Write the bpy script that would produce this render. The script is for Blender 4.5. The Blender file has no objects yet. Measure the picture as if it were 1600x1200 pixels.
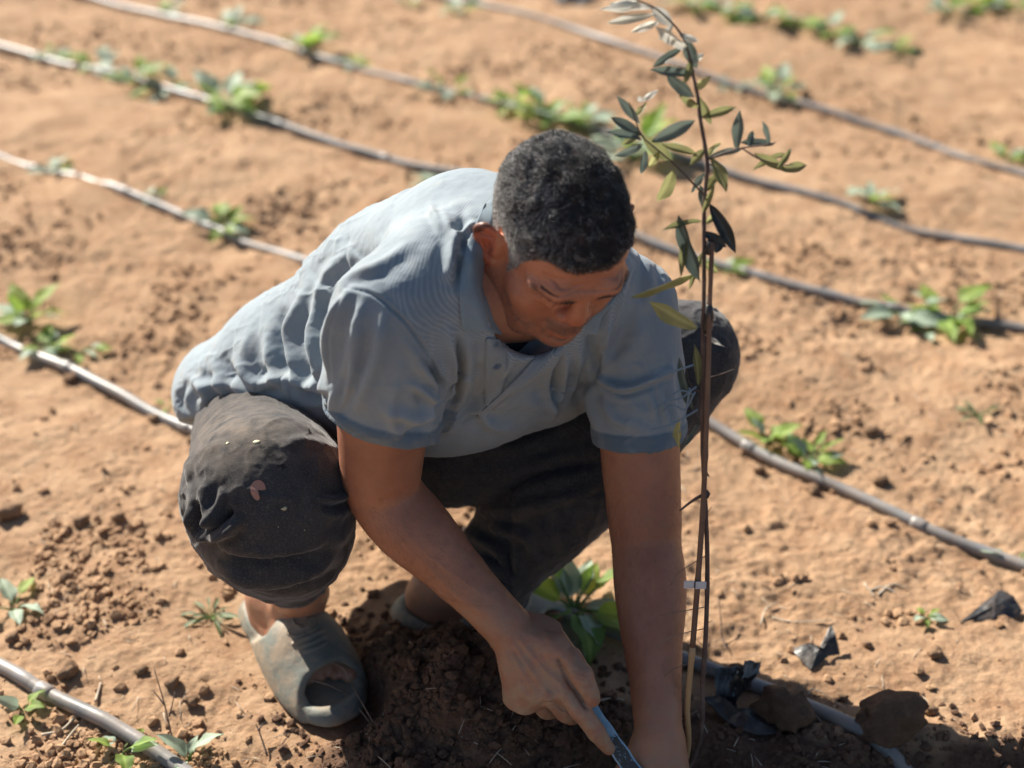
import bpy, math, random
import numpy as np
from mathutils import Vector, Matrix
R = math.radians
rng = np.random.default_rng(7)
random.seed(7)

# ------------------------------------------------------------------ camera, sky, sun
PITCH = 32.2; CAMH = 1.45; FPX = 2300.0
sc = bpy.context.scene
cam_d = bpy.data.cameras.new('camera'); cam = bpy.data.objects.new('camera', cam_d)
sc.collection.objects.link(cam); sc.camera = cam
cam.location = (0, 0, CAMH); cam.rotation_euler = (R(90 - PITCH), 0, 0)
cam_d.sensor_width = 36; cam_d.lens = FPX / 1600 * 36
cam_d.clip_start = 0.05; cam_d.clip_end = 2000
cam_d.dof.use_dof = True; cam_d.dof.focus_distance = 1.80; cam_d.dof.aperture_fstop = 2.2
SUN_EL = 35.0
SUN_AZ = np.array([-0.64, 0.77])            # horizontal direction towards the sun
SUN_AZ = SUN_AZ / np.linalg.norm(SUN_AZ)
world = bpy.data.worlds.new('World'); sc.world = world; world.use_nodes = True
wn = world.node_tree; wn.nodes.clear()
bgn = wn.nodes.new('ShaderNodeBackground'); sky = wn.nodes.new('ShaderNodeTexSky'); wo = wn.nodes.new('ShaderNodeOutputWorld')
sky.sky_type = 'NISHITA'; sky.sun_disc = False
sky.sun_elevation = R(SUN_EL); sky.sun_rotation = math.atan2(SUN_AZ[0], SUN_AZ[1])
sky.air_density = 1.0; sky.dust_density = 1.0
bgn.inputs['Strength'].default_value = 0.05
wn.links.new(sky.outputs[0], bgn.inputs[0]); wn.links.new(bgn.outputs[0], wo.inputs[0])
sun_d = bpy.data.lights.new('sun', 'SUN'); sun = bpy.data.objects.new('sun', sun_d); sc.collection.objects.link(sun)
sun_d.energy = 5.0; sun_d.angle = R(0.55); sun_d.color = (1.0, 0.93, 0.82)
ce = math.cos(R(SUN_EL))
SUNDIR = Vector((SUN_AZ[0] * ce, SUN_AZ[1] * ce, math.sin(R(SUN_EL))))
sun.rotation_euler = SUNDIR.to_track_quat('Z', 'Y').to_euler()
sc.view_settings.view_transform = 'Standard'; sc.view_settings.look = 'None'
sc.view_settings.gamma = 1.0; sc.view_settings.use_curve_mapping = False
sc.view_settings.exposure = 1.22
sc.render.engine = 'CYCLES'
sc.cycles.use_denoising = True
sc.cycles.max_bounces = 8

# ------------------------------------------------------------------ small geometry helpers
CP, SP = math.cos(R(PITCH)), math.sin(R(PITCH))
CAMP = np.array([0, 0, CAMH])
def ray(px, py):
    x = (px - 800) / FPX; y = (600 - py) / FPX
    return np.array([x, y * SP + CP, y * CP - SP])
def at(px, py, Y):
    d = ray(px, py); return CAMP + d * (Y / d[1])
def atz(px, py, z=0.0):
    d = ray(px, py); return CAMP + d * ((z - CAMH) / d[2])
def att(px, py, t):
    return CAMP + ray(px, py) * t
def pix(P):
    P = np.asarray(P) - CAMP
    dep = P[..., 1] * CP - P[..., 2] * SP
    up = P[..., 1] * SP + P[..., 2] * CP
    return np.stack([800 + FPX * P[..., 0] / dep, 600 - FPX * up / dep], -1)
def cam2w(v):
    x, y, z = v
    return np.array([x, y * SP - z * CP, y * CP + z * SP])
def nrm(v):
    v = np.asarray(v, float); return v / np.linalg.norm(v)
def vnoise(P, scale, seed=0, oct=3, gain=0.5):
    """value noise in -1..1 at the rows of P"""
    out = np.zeros(len(P)); amp = 1.0; tot = 0
    P = np.asarray(P, float)
    for o in range(oct):
        g = np.random.default_rng(seed * 31 + o).random((32, 32, 32)).astype(np.float32)
        Q = P / scale * (2 ** o) + 100.37 * (o + 1) + seed * 3.1
        i = np.floor(Q).astype(np.int64); f = Q - i; f = f * f * (3 - 2 * f); i &= 31; j = (i + 1) & 31
        x0, y0, z0 = i.T; x1, y1, z1 = j.T; fx, fy, fz = f.T
        c = (g[x0, y0, z0] * (1 - fx) + g[x1, y0, z0] * fx) * (1 - fy) + (g[x0, y1, z0] * (1 - fx) + g[x1, y1, z0] * fx) * fy
        d = (g[x0, y0, z1] * (1 - fx) + g[x1, y0, z1] * fx) * (1 - fy) + (g[x0, y1, z1] * (1 - fx) + g[x1, y1, z1] * fx) * fy
        out += amp * ((c * (1 - fz) + d * fz) * 2 - 1); tot += amp; amp *= gain
    return out / tot * 1.6
def noise2(x, y, scale, seed=0, oct=3, gain=0.5):
    x, y = np.asarray(x, float), np.asarray(y, float)
    out = np.zeros(x.shape); amp = 1.0; tot = 0
    for o in range(oct):
        g = np.random.default_rng(seed * 17 + o + 5).random((256, 256)).astype(np.float32)
        X = x / scale * (2 ** o) + 37.7 * (o + 1); Y = y / scale * (2 ** o) + 11.3 * (o + 1)
        i = np.floor(X).astype(np.int64); j = np.floor(Y).astype(np.int64); fx = X - i; fy = Y - j
        fx = fx * fx * (3 - 2 * fx); fy = fy * fy * (3 - 2 * fy); i &= 255; j &= 255; i1 = (i + 1) & 255; j1 = (j + 1) & 255
        v = (g[i, j] * (1 - fx) + g[i1, j] * fx) * (1 - fy) + (g[i, j1] * (1 - fx) + g[i1, j1] * fx) * fy
        out += amp * (v * 2 - 1); tot += amp; amp *= gain
    return out / tot * 1.6
def smooth(x, a, b):
    t = np.clip((x - a) / (b - a), 0, 1); return t * t * (3 - 2 * t)
def spline(pts, n):
    """Catmull-Rom through the rows of pts, n samples"""
    pts = np.asarray(pts, float)
    if len(pts) < 3:
        t = np.linspace(0, 1, n)[:, None]; return pts[0] * (1 - t) + pts[-1] * t
    P = np.vstack([2 * pts[0] - pts[1], pts, 2 * pts[-1] - pts[-2]])
    seg = np.linspace(0, len(pts) - 1 - 1e-9, n); i = seg.astype(int); t = (seg - i)[:, None]
    a, b, c, d = P[i], P[i + 1], P[i + 2], P[i + 3]
    return 0.5 * (2 * b + (c - a) * t + (2 * a - 5 * b + 4 * c - d) * t ** 2 + (3 * b - a - 3 * c + d) * t ** 3)

def mesh_obj(name, V, F, mat=None, parent=None, smooth_=True, attrs=None):
    V = np.asarray(V, np.float64)
    me = bpy.data.meshes.new(name)
    if isinstance(F, np.ndarray):
        n, k = F.shape
        me.vertices.add(len(V)); me.vertices.foreach_set('co', V.astype(np.float32).ravel())
        me.loops.add(n * k); me.loops.foreach_set('vertex_index', F.astype(np.int32).ravel())
        me.polygons.add(n); me.polygons.foreach_set('loop_start', np.arange(0, n * k, k, dtype=np.int32))
        me.update(calc_edges=True)
    else:
        me.from_pydata([tuple(v) for v in V], [], F); me.update()
    me.polygons.foreach_set('use_smooth', np.full(len(me.polygons), smooth_))
    if attrs:
        for k, a in attrs.items():
            a = np.asarray(a, np.float32)
            if a.ndim == 1:
                at_ = me.attributes.new(k, 'FLOAT', 'POINT'); at_.data.foreach_set('value', a)
            else:
                at_ = me.attributes.new(k, 'FLOAT_VECTOR', 'POINT'); at_.data.foreach_set('vector', a.ravel())
    if mat: me.materials.append(mat)
    o = bpy.data.objects.new(name, me); sc.collection.objects.link(o)
    if parent: o.parent = parent
    return o
def tag(o, label=None, cat=None, group=None, kind=None):
    for k, v in (('label', label), ('category', cat), ('group', group), ('kind', kind)):
        if v: o[k] = v
    return o
def empty(name, loc=(0, 0, 0)):
    o = bpy.data.objects.new(name, None); o.location = loc; o.empty_display_size = 0.05
    sc.collection.objects.link(o); return o
def tube(pts, radii, sides=8, flat=None, caps=True):
    """sweep a circle along points -> V,F(list)"""
    pts = np.asarray(pts, float); n = len(pts)
    radii = np.broadcast_to(np.asarray(radii, float), (n,))
    T = np.gradient(pts, axis=0); T /= np.linalg.norm(T, axis=1)[:, None] + 1e-12
    ref = np.array([0, 0, 1.0]) if abs(T[0][2]) < 0.9 else np.array([0, 1.0, 0])
    A = np.zeros_like(pts); a = np.cross(T[0], ref); a /= np.linalg.norm(a); A[0] = a
    for i in range(1, n):
        a = A[i - 1] - T[i] * np.dot(A[i - 1], T[i]); A[i] = a / (np.linalg.norm(a) + 1e-12)
    B = np.cross(T, A)
    th = np.arange(sides) * 2 * np.pi / sides
    V = pts[:, None] + radii[:, None, None] * (np.cos(th)[None, :, None] * A[:, None] + np.sin(th)[None, :, None] * B[:, None])
    V = V.reshape(-1, 3); F = []
    for i in range(n - 1):
        for j in range(sides):
            k = (j + 1) % sides
            F.append((i * sides + j, i * sides + k, (i + 1) * sides + k, (i + 1) * sides + j))
    if caps:
        F.append(tuple(range(sides))[::-1]); F.append(tuple((n - 1) * sides + j for j in range(sides)))
    return V, F
def join(parts):
    V = []; F = []; o = 0
    for v, f in parts:
        V.append(np.asarray(v)); F += [tuple(i + o for i in q) for q in f]; o += len(v)
    return np.vstack(V), F

# ------------------------------------------------------------------ signed distance modelling
class Field:
    def __init__(s, lo, hi, h, bad=0.06):
        s.lo = np.array(lo, float); s.h = h; s.n = np.ceil((np.array(hi) - s.lo) / h).astype(int) + 1
        s.F = np.full(s.n, bad, np.float32); s.bad = bad
        s.ax = [(s.lo[i] + np.arange(s.n[i]) * h).astype(np.float32) for i in range(3)]
    def box(s, lo, hi):
        a = np.clip(np.floor((np.array(lo) - s.lo) / s.h).astype(int), 0, s.n)
        b = np.clip(np.ceil((np.array(hi) - s.lo) / s.h).astype(int) + 1, 0, s.n)
        sl = tuple(slice(a[i], b[i]) for i in range(3))
        X = s.ax[0][sl[0]][:, None, None]; Y = s.ax[1][sl[1]][None, :, None]; Z = s.ax[2][sl[2]][None, None, :]
        return sl, X, Y, Z
    def put(s, sl, d, k, op):
        f = s.F[sl]
        if f.size == 0: return
        if op == 'sub':
            d = -d; h = np.clip(0.5 - 0.5 * (d - f) / k, 0, 1) if k > 0 else (f > d)
            s.F[sl] = np.maximum(f, d) if k <= 0 else f * h + d * (1 - h) + k * h * (1 - h)
        elif op == 'and':
            s.F[sl] = np.maximum(f, d)
        else:
            if k <= 0: s.F[sl] = np.minimum(f, d)
            else:
                h = np.clip(0.5 + 0.5 * (d - f) / k, 0, 1)
                s.F[sl] = d * (1 - h) + f * h - k * h * (1 - h)
    def cone(s, a, b, ra, rb, k=0.01, op='add'):
        a = np.array(a, np.float32); b = np.array(b, np.float32); m = max(ra, rb) + s.bad
        sl, X, Y, Z = s.box(np.minimum(a, b) - m, np.maximum(a, b) + m)
        ab = b - a; L2 = float(ab @ ab) + 1e-9
        t = np.clip(((X - a[0]) * ab[0] + (Y - a[1]) * ab[1] + (Z - a[2]) * ab[2]) / L2, 0, 1)
        d = np.sqrt((X - a[0] - ab[0] * t) ** 2 + (Y - a[1] - ab[1] * t) ** 2 + (Z - a[2] - ab[2] * t) ** 2) - (ra + (rb - ra) * t)
        s.put(sl, d, k, op)
    def chain(s, pts, rad, k=0.01, op='add', n=None):
        pts = np.asarray(pts, float); rad = np.asarray(rad, float)
        if n:
            q = spline(np.hstack([pts, rad[:, None]]), n); pts, rad = q[:, :3], q[:, 3]
        for i in range(len(pts) - 1): s.cone(pts[i], pts[i + 1], rad[i], rad[i + 1], k, op)
    def ell(s, c, r, k=0.01, op='add', rot=None):
        c = np.array(c, float); r = np.array(r, float)
        M = np.eye(3) if rot is None else np.array(rot, float)      # rows = local axes in grid space
        ext = np.sqrt(((M * r[:, None]) ** 2).sum(0)) + s.bad
        sl, X, Y, Z = s.box(c - ext, c + ext)
        x, y, z = X - c[0], Y - c[1], Z - c[2]
        u = (M[0][0] * x + M[0][1] * y + M[0][2] * z); v = (M[1][0] * x + M[1][1] * y + M[1][2] * z); w = (M[2][0] * x + M[2][1] * y + M[2][2] * z)
        k0 = np.sqrt((u / r[0]) ** 2 + (v / r[1]) ** 2 + (w / r[2]) ** 2)
        k1 = np.sqrt((u / r[0] ** 2) ** 2 + (v / r[1] ** 2) ** 2 + (w / r[2] ** 2) ** 2) + 1e-9
        d = np.where(k0 > 1e-6, k0 * (k0 - 1) / k1, -r.min())
        s.put(sl, d.astype(np.float32), k, op)
    def cut(s, p, n):
        """keep the half space (x-p).n < 0"""
        n = nrm(n); sl, X, Y, Z = s.box(s.lo, s.lo + s.n * s.h)
        s.F = np.maximum(s.F, (X - p[0]) * n[0] + (Y - p[1]) * n[1] + (Z - p[2]) * n[2]).astype(np.float32)
    def mesh(s):
        F = s.F; ins = F < 0
        nx, ny, nz = F.shape
        cnt = np.zeros((nx - 1, ny - 1, nz - 1), np.uint8)
        for dx in (0, 1):
            for dy in (0, 1):
                for dz in (0, 1): cnt += ins[dx:nx - 1 + dx, dy:ny - 1 + dy, dz:nz - 1 + dz]
        I, J, K = np.nonzero((cnt > 0) & (cnt < 8))
        idx = np.full(cnt.shape, -1, np.int32); idx[I, J, K] = np.arange(len(I))
        acc = np.zeros((len(I), 3)); num = np.zeros(len(I))
        C = {(a, b, c): F[I + a, J + b, K + c] for a in (0, 1) for b in (0, 1) for c in (0, 1)}
        for ax in range(3):
            for u in (0, 1):
                for v in (0, 1):
                    p = [0, 0, 0]; o = [i for i in range(3) if i != ax]; p[o[0]] = u; p[o[1]] = v
                    q = list(p); q[ax] = 1; f0 = C[tuple(p)]; f1 = C[tuple(q)]
                    m = (f0 < 0) != (f1 < 0); t = np.where(m, f0 / np.where(m, f0 - f1, 1), 0)
                    P = np.zeros((len(I), 3)); P[:, o[0]] = u; P[:, o[1]] = v; P[:, ax] = t
                    acc += P * m[:, None]; num += m
        V = (np.stack([I, J, K], 1) + acc / num[:, None]) * s.h + s.lo
        quads = []
        for ax in range(3):
            o = [i for i in range(3) if i != ax]
            sh = [slice(None)] * 3; sh2 = [slice(None)] * 3; sh[ax] = slice(0, -1); sh2[ax] = slice(1, None)
            a = ins[tuple(sh)]; b = ins[tuple(sh2)]; E = np.argwhere(a != b)
            E = E[(E[:, o[0]] > 0) & (E[:, o[1]] > 0) & (E[:, o[0]] < F.shape[o[0]] - 1) & (E[:, o[1]] < F.shape[o[1]] - 1)]
            flip = a[tuple(E.T)]
            def cell(du, dv):
                e = E.copy(); e[:, o[0]] -= du; e[:, o[1]] -= dv; return idx[tuple(e.T)]
            q = np.stack([cell(1, 1), cell(0, 1), cell(0, 0), cell(1, 0)], 1)
            if ax == 1: flip = ~flip
            q[~flip] = q[~flip][:, ::-1]
            quads.append(q)
        Q = np.vstack(quads); Q = Q[(Q >= 0).all(1)]
        return V, Q
def vnormals(V, Q):
    n = np.cross(V[Q[:, 2]] - V[Q[:, 0]], V[Q[:, 3]] - V[Q[:, 1]])
    N = np.zeros_like(V)
    for k in range(4):
        for c in range(3): N[:, c] += np.bincount(Q[:, k], n[:, c], len(V))
    return N / (np.linalg.norm(N, axis=1)[:, None] + 1e-12)
def relax(V, Q, it=2, lam=0.5):
    E = np.vstack([Q[:, [0, 1]], Q[:, [1, 2]], Q[:, [2, 3]], Q[:, [3, 0]]]); E = np.vstack([E, E[:, ::-1]])
    deg = np.bincount(E[:, 0], minlength=len(V)) + 1e-9
    for _ in range(it):
        for l in (lam, -lam * 0.96 if it > 3 else 0):
            if l == 0: continue
            A = np.stack([np.bincount(E[:, 0], V[E[:, 1], c], len(V)) for c in range(3)], 1) / deg[:, None]
            V = V + l * (A - V)
    return V
def seg_dist(P, line):
    """distance in 2-D/3-D from rows of P to polyline and parameter 0..1"""
    best = np.full(len(P), 1e9); par = np.zeros(len(P)); line = np.asarray(line, float); side = np.zeros(len(P))
    for i in range(len(line) - 1):
        a, b = line[i], line[i + 1]; ab = b - a; t = np.clip(((P - a) @ ab) / (ab @ ab + 1e-12), 0, 1)
        dv = P - a - t[:, None] * ab; d = np.linalg.norm(dv, axis=1); m = d < best
        best[m] = d[m]; par[m] = (i + t[m]) / (len(line) - 1)
        if P.shape[1] == 2: side[m] = np.sign(ab[0] * dv[m, 1] - ab[1] * dv[m, 0])
    return best, par, side
FK = 1.5
def folds(V, Q, flist, facing=0.0):
    """raise cloth folds: each (pixel polyline, height m, width px[, taper]) lifts a ridge (or sinks a groove)"""
    N = vnormals(V, Q); d2 = V - CAMP; d2 /= np.linalg.norm(d2, axis=1)[:, None]
    vis = smooth(-(N * d2).sum(1), -0.05 + facing, 0.2 + facing)
    P = pix(V); D = np.zeros(len(V))
    for f in flist:
        line, hgt, w = f[0], f[1], f[2]
        asym = f[3] if len(f) > 3 else 0.0
        hgt = hgt * FK; L = spline(np.array(line, float), max(8, len(line) * 4)) if len(line) > 2 else np.array(line, float)
        lo = L.min(0) - 4 * w; hi = L.max(0) + 4 * w
        m = np.nonzero((P[:, 0] > lo[0]) & (P[:, 0] < hi[0]) & (P[:, 1] > lo[1]) & (P[:, 1] < hi[1]) & (vis > 0))[0]
        if len(m) == 0: continue
        d, par, side = seg_dist(P[m], L)
        taper = np.clip(np.sin(np.pi * np.clip(par * 0.94 + 0.03, 0, 1)), 0, 1) ** 0.6
        s = d * side
        ww = np.where(s * asym > 0, w * (1 - abs(asym) * 0.65), w * (1 + abs(asym)))
        prof = np.exp(-(d / ww) ** 2) - 0.35 * np.exp(-((d - 1.9 * ww) / (1.2 * ww)) ** 2)
        D[m] += hgt * taper * prof * vis[m]
    return V + N * D[:, None]
# ------------------------------------------------------------------ the man: joints (metres, world space)
J = dict(
 shR=att(604, 500, 1.66), shL=att(985, 482, 1.85), elR=att(594, 768, 1.83), elL=att(1010, 850, 1.90),
 wrR=att(805, 992, 1.83), wrL=att(1029, 1148, 1.83),
 knR=att(420, 772, 1.83), knL=att(1066, 558, 2.04), anR=att(470, 935, 2.08), anL=att(752, 915, 2.10))
PEL = np.array([-.305, 1.84, .245])
S_ = nrm([.6, -.545, .58]); Lt = np.array([.84, .486, -.23]); Lt = nrm(Lt - S_ * (Lt @ S_)); Fr = np.cross(Lt, S_)
TR = np.stack([Lt, Fr, S_])
hipR = PEL - Lt * .085; hipL = PEL + Lt * .085
neckB = (J['shR'] + J['shL']) / 2 + np.array([-.01, .02, .03])
# head frame
hL = nrm([.92, .17, -.33]); hF = nrm([.27, -.895, .35]); hL = nrm(hL - hF * (hL @ hF)); hU = np.cross(hF, hL)
HL, HF, HU = cam2w(hL), cam2w(hF), cam2w(hU)
HM0 = np.stack([HL, HF, HU]); HSC = np.array([1.06, 1.0, .93])     # rows: head axes
HM = HM0 * HSC[:, None]
HS = .93
HC = att(874, 369, 1.66)                  # head centre, between the ears

def build_head():
    f = Field([-.10, -.18, -.22], [.10, .145, .15], .00135, bad=.03)
    A = lambda c, r, k=.012, rot=None, op='add': (f.ell(c, r, k, op, rot))
    A((0, -.018, .033), (.0735, .094, .079), 0); A((0, .028, .038), (.062, .058, .057), .02)
    A((0, .020, -.03), (.058, .062, .070), .03)
    for s in (1, -1):
        A((s * .047, .050, -.030), (.021, .026, .022), .022)        # cheek bone
        A((s * .040, .052, -.062), (.020, .028, .026), .02)          # cheek
        f.chain([(s * .060, -.012, -.045), (s * .055, .000, -.072), (s * .036, .052, -.100), (0, .078, -.106)], [.014, .015, .015, .016], .022)
        f.chain([(s * .010, .088, .020), (s * .030, .085, .024), (s * .052, .066, .014)], [.010, .0105, .010], .014)   # brow ridge
    A((0, .066, -.075), (.032, .026, .034), .025)
    A((0, .080, -.104), (.017, .013, .014), .012)
    for s in (1, -1):
        A((s * .031, .090, .001), (.016, .012, .009), .008, op='sub')          # socket
        A((s * .031, .0715, .000), (.0135, .0135, .0125), .004)                # lid ball
        f.chain([(s * .018, .0835, -.002), (s * .031, .0868, -.0035), (s * .045, .078, -.003)], [.0012, .0016, .0010], .003)
        f.chain([(s * .018, .0815, -.010), (s * .031, .083, -.014), (s * .044, .074, -.010)], [.002, .0025, .002], .006)
    f.chain([(0, .088, .012), (0, .096, -.010), (0, .096, -.022), (0, .0965, -.029)], [.007, .0068, .0080, .0092], .008, n=10)
    A((0, .0965, -.031), (.0108, .0095, .0086), .006)
    for s in (1, -1):
        A((s * .0132, .088, -.035), (.0085, .011, .0080), .005)
        A((s * .0065, .0935, -.0415), (.004, .006, .003), .002, op='sub')
    A((0, .088, -.062), (.022, .014, .014), .010)
    f.chain([(-.024, .080, -.0735), (-.010, .0965, -.0690), (0, .0975, -.0700), (.010, .0965, -.0690), (.024, .080, -.0735)], [.003, .0055, .0048, .0055, .003], .004, n=14)
    f.chain([(-.022, .080, -.0770), (0, .0955, -.0800), (.022, .080, -.0770)], [.003, .0065, .003], .004, n=10)
    f.chain([(-.014, .0935, -.0905), (0, .0945, -.0915), (.014, .0935, -.0905)], [.002, .0025, .002], .008, op='sub')
    # ears
    for s in (1, -1):
        ex = s * .0745
        E = lambda u, v, w: np.array([ex, .000, -.012]) + nrm([s * .66, -.75, 0]) * v + nrm([0, -.16, 1]) * w + nrm([s * .75, .66, 0]) * u
        er = np.stack([nrm([s * .75, .66, 0]), nrm([s * .66, -.75, 0]), nrm([0, -.16, 1])])
        A(E(-.0015, .011, .004), (.0045, .0185, .029), .003, rot=er)
        A(E(-.003, .000, .000), (.010, .010, .024), .006, rot=er)
        f.chain([E(.0005, .000, .014), E(.002, .008, .028), E(.0025, .020, .030), E(.0025, .0285, .019), E(.002, .0275, .004), E(.001, .019, -.012), E(0, .008, -.023), E(0, .000, -.021)],
                [.0026, .0034, .0036, .0036, .0032, .0032, .0055, .0045], .002, n=36)
        A(E(.0055, .011, -.001), (.0055, .0085, .0115), .003, op='sub', rot=er)
        A(E(.005, .014, .017), (.0035, .009, .0065), .002, op='sub', rot=er)
        f.chain([E(.003, .006, .016), E(.0025, .019, .012), E(.0022, .0205, .000), E(.002, .012, -.012)], [.0020, .0024, .0024, .0022], .002, n=14)
        A(E(.003, -.001, -.004), (.004, .0045, .006), .003)
    # neck, towards the collar
    nb = HM0 @ (neckB - HC) / HS / HSC; nb2 = nb + nrm(nb) * .03
    f.chain([(0, -.045, -.01), nb * .55 + np.array([0, -.012, 0]), nb], [.052, .056, .066], .03)
    f.chain([(0, .045, -.085), nb * .75 + np.array([0, .02, 0])], [.028, .045], .03)
    for s in (1, -1):
        f.chain([(s * .056, -.03, -.05), nb + np.array([s * .02, .055, 0])], [.012, .014], .02)
    V, Q = f.mesh(); V = relax(V, Q, 1)
    V0 = V.copy(); N = vnormals(V, Q)
    # forehead lines and pores
    D = np.zeros(len(V))
    fh = (V[:, 1] > .05) & (V[:, 2] > .022) & (V[:, 2] < .075) & (abs(V[:, 0]) < .05)
    for z0, a in ((.034, .0014), (.042, .0018), (.050, .0015), (.058, .0008)):
        wob = z0 + .0025 * np.sin(V[:, 0] * 90 + z0 * 300) - 2.0 * V[:, 0] ** 2
        D -= fh * a * np.exp(-((V[:, 2] - wob) / .0012) ** 2)
    for s in (1, -1):     # frown lines
        D -= .0011 * np.exp(-((V[:, 0] - s * (.007 + .1 * (V[:, 2] - .012))) / .0016) ** 2) * smooth(V[:, 2], .006, .016) * (1 - smooth(V[:, 2], .030, .04)) * (V[:, 1] > .07)
        for q in range(3):  # crow's feet
            a = np.array([s * .049, .068, -.001 - q * .003]); b = np.array([s * .062, .046, .006 - q * .009])
            d, _, _ = seg_dist(V, [a, b]); D -= .0005 * np.exp(-(d / .0012) ** 2)
        d, par, _ = seg_dist(V, spline([(s * .017, .094, -.036), (s * .026, .086, -.052), (s * .031, .078, -.070)], 10)); D -= .0016 * np.exp(-(d / .0028) ** 2) * np.sin(np.pi * np.clip(par, .02, .98))
        d, par, _ = seg_dist(V, spline([(s * .017, .086, -.003), (s * .031, .088, -.0065), (s * .046, .076, -.004)], 10)); D -= .0009 * np.exp(-(d / .0013) ** 2)
        d, par, _ = seg_dist(V, spline([(s * .018, .084, -.011), (s * .030, .082, -.018), (s * .042, .074, -.016)], 10)); D -= .0010 * np.exp(-(d / .002) ** 2)
    xm = np.abs(V[:, 0]); zm = -.0748 + .0006 * np.cos(V[:, 0] * 260) - 1.2 * V[:, 0] ** 2
    D -= .0024 * np.exp(-((V[:, 2] - zm) / .0012) ** 2) * (1 - smooth(xm, .020, .027)) * (V[:, 1] > .06)
    D += .0004 * vnoise(V, .02, 3, 2)
    V = V + N * D[:, None]
    return V, Q

HANDS = {}
def finger(f, pts, r, k=.0018):
    rr = np.array(r); f.chain(pts, rr, k, n=len(pts) * 4)
def build_arms():
    out = []
    # right arm (left in the picture)
    s, e, w = J['shR'], J['elR'], J['wrR']
    lo = np.minimum(np.minimum(s, e), w) - .09; hi = np.maximum(np.maximum(s, e), w) + .09
    f = Field(lo, hi, .0024, bad=.04)
    u = nrm(e - s); v = nrm(w - e); side = nrm(np.cross(u, v))
    f.chain([s, s * .55 + e * .45, s * .2 + e * .8, e], [.052, .052, .047, .040], .015, n=9)
    f.ell(s * .55 + e * .45 - v * .012, (.036, .036, .07), .02, rot=np.stack([nrm(np.cross(u, side)), side, u]))
    f.chain([e, e * .82 + w * .18, e * .6 + w * .4, e * .25 + w * .75, w], [.038, .0415, .0375, .0285, .0265], .012, n=12)
    f.ell(e * .80 + w * .20 + nrm(cam2w((-.5, -.4, .6))) * .008, (.036, .034, .07), .02, rot=np.stack([side, nrm(np.cross(v, side)), v]))
    f.ell(e - nrm(u * -.5 + v * .8) * .018, (.022, .022, .022), .02)
    f.ell(w + cam2w((.35, .7, .5)) * .012 - v * .012, (.012, .012, .014), .015)      # ulna head
    f.cut(J['wrR'] + [0, 0, .048], [0, 0, -1]); out.append(f)
    # left arm
    s, e, w = J['shL'], J['elL'], J['wrL']
    lo = np.minimum(np.minimum(s, e), w) - .09; hi = np.maximum(np.maximum(s, e), w) + .09
    g = Field(lo, hi, .0024, bad=.04)
    g.chain([s, s * .5 + e * .5, s * .2 + e * .8, e], [.048, .048, .044, .041], .015, n=9)
    v = nrm(w - e)
    g.chain([e, e * .8 + w * .2, e * .55 + w * .45, e * .25 + w * .75, w], [.0395, .0405, .0365, .0290, .0265], .012, n=12)
    g.ell(e * .78 + w * .22 + cam2w((.8, 0, .3)) * .007, (.035, .035, .07), .02, rot=np.stack([nrm(np.cross(v, [0, 1, 0])), nrm(np.cross(np.cross(v, [0, 1, 0]), v)), v]))
    g.cut(J['wrL'] + [0, 0, .046], [0, 0, -1]); out.append(g)
    # right hand holding the blade
    w = J['wrR']; fv = nrm(J['wrR'] - J['elR']); e_ = J['elR']
    T = lambda x, y, t: att(x, y, t)
    h = Field(np.array(w) - [.11, .13, .20], np.array(w) + [.16, .065, .052], .0014, bad=.02)
    mc = dict(i=T(884, 1080, 1.785), m=T(860, 1087, 1.792), r=T(838, 1086, 1.803), p=T(818, 1074, 1.815))
    h.chain([e_, e_ * .82 + w * .18, e_ * .6 + w * .4, e_ * .25 + w * .75, w], [.038, .0415, .0375, .0285, .0265], .012, n=12); h.chain([w, w + fv * .02], [.0265, .028], .012)
    h.ell(w + cam2w((.35, .7, .5)) * .012 - fv * .012, (.012, .012, .014), .015)
    for q, (k_, r0, r1) in enumerate((('i', .017, .0125), ('m', .018, .0125), ('r', .017, .0115), ('p', .0155, .0105))):
        a = w + fv * .006 + (mc[k_] - mc['m']) * .42
        h.chain([a, a * .5 + mc[k_] * .5, mc[k_]], [r0, r0 * .93, r1], .016)
    h.ell((w + mc['m']) / 2 + cam2w((0, 0, -.006)), (.040, .016, .048), .02, rot=np.stack([nrm(mc['i'] - mc['p']), nrm(np.cross(mc['i'] - mc['p'], mc['m'] - w)), nrm(mc['m'] - w)]))
    finger(h, [mc['i'], T(908, 1112, 1.772), T(932, 1144, 1.775), T(951, 1170, 1.785)], [.0135, .0122, .0105, .0078])
    h.ell(T(907, 1111, 1.772), (.0132, .0125, .0125), .004); h.ell(T(932, 1144, 1.776), (.0112, .011, .011), .004)
    h.ell(T(868, 1046, 1.800), (.026, .018, .028), .012); h.ell(T(886, 1070, 1.790), (.016, .013, .018), .010); h.ell(T(902, 1088, 1.786), (.011, .010, .012), .006)
    for k_ in mc: h.ell(mc[k_] + cam2w((0, .1, 1)) * .004, (.0098, .0098, .0098), .006)
    finger(h, [mc['m'], T(884, 1116, 1.80), T(900, 1118, 1.822), T(905, 1100, 1.826)], [.012, .0105, .0095, .008])
    finger(h, [mc['r'], T(852, 1110, 1.822), T(872, 1108, 1.845), T(886, 1092, 1.842)], [.0112, .0102, .0090, .0075])
    finger(h, [mc['p'], T(826, 1094, 1.832), T(846, 1096, 1.852), T(862, 1084, 1.848)], [.0105, .0092, .0082, .007])
    # thumb: leaves the side of the palm near its base
    h.chain([T(835, 1000, 1.812), T(868, 1014, 1.795), T(896, 1036, 1.784)], [.018, .0170, .0125], .012)
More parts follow.
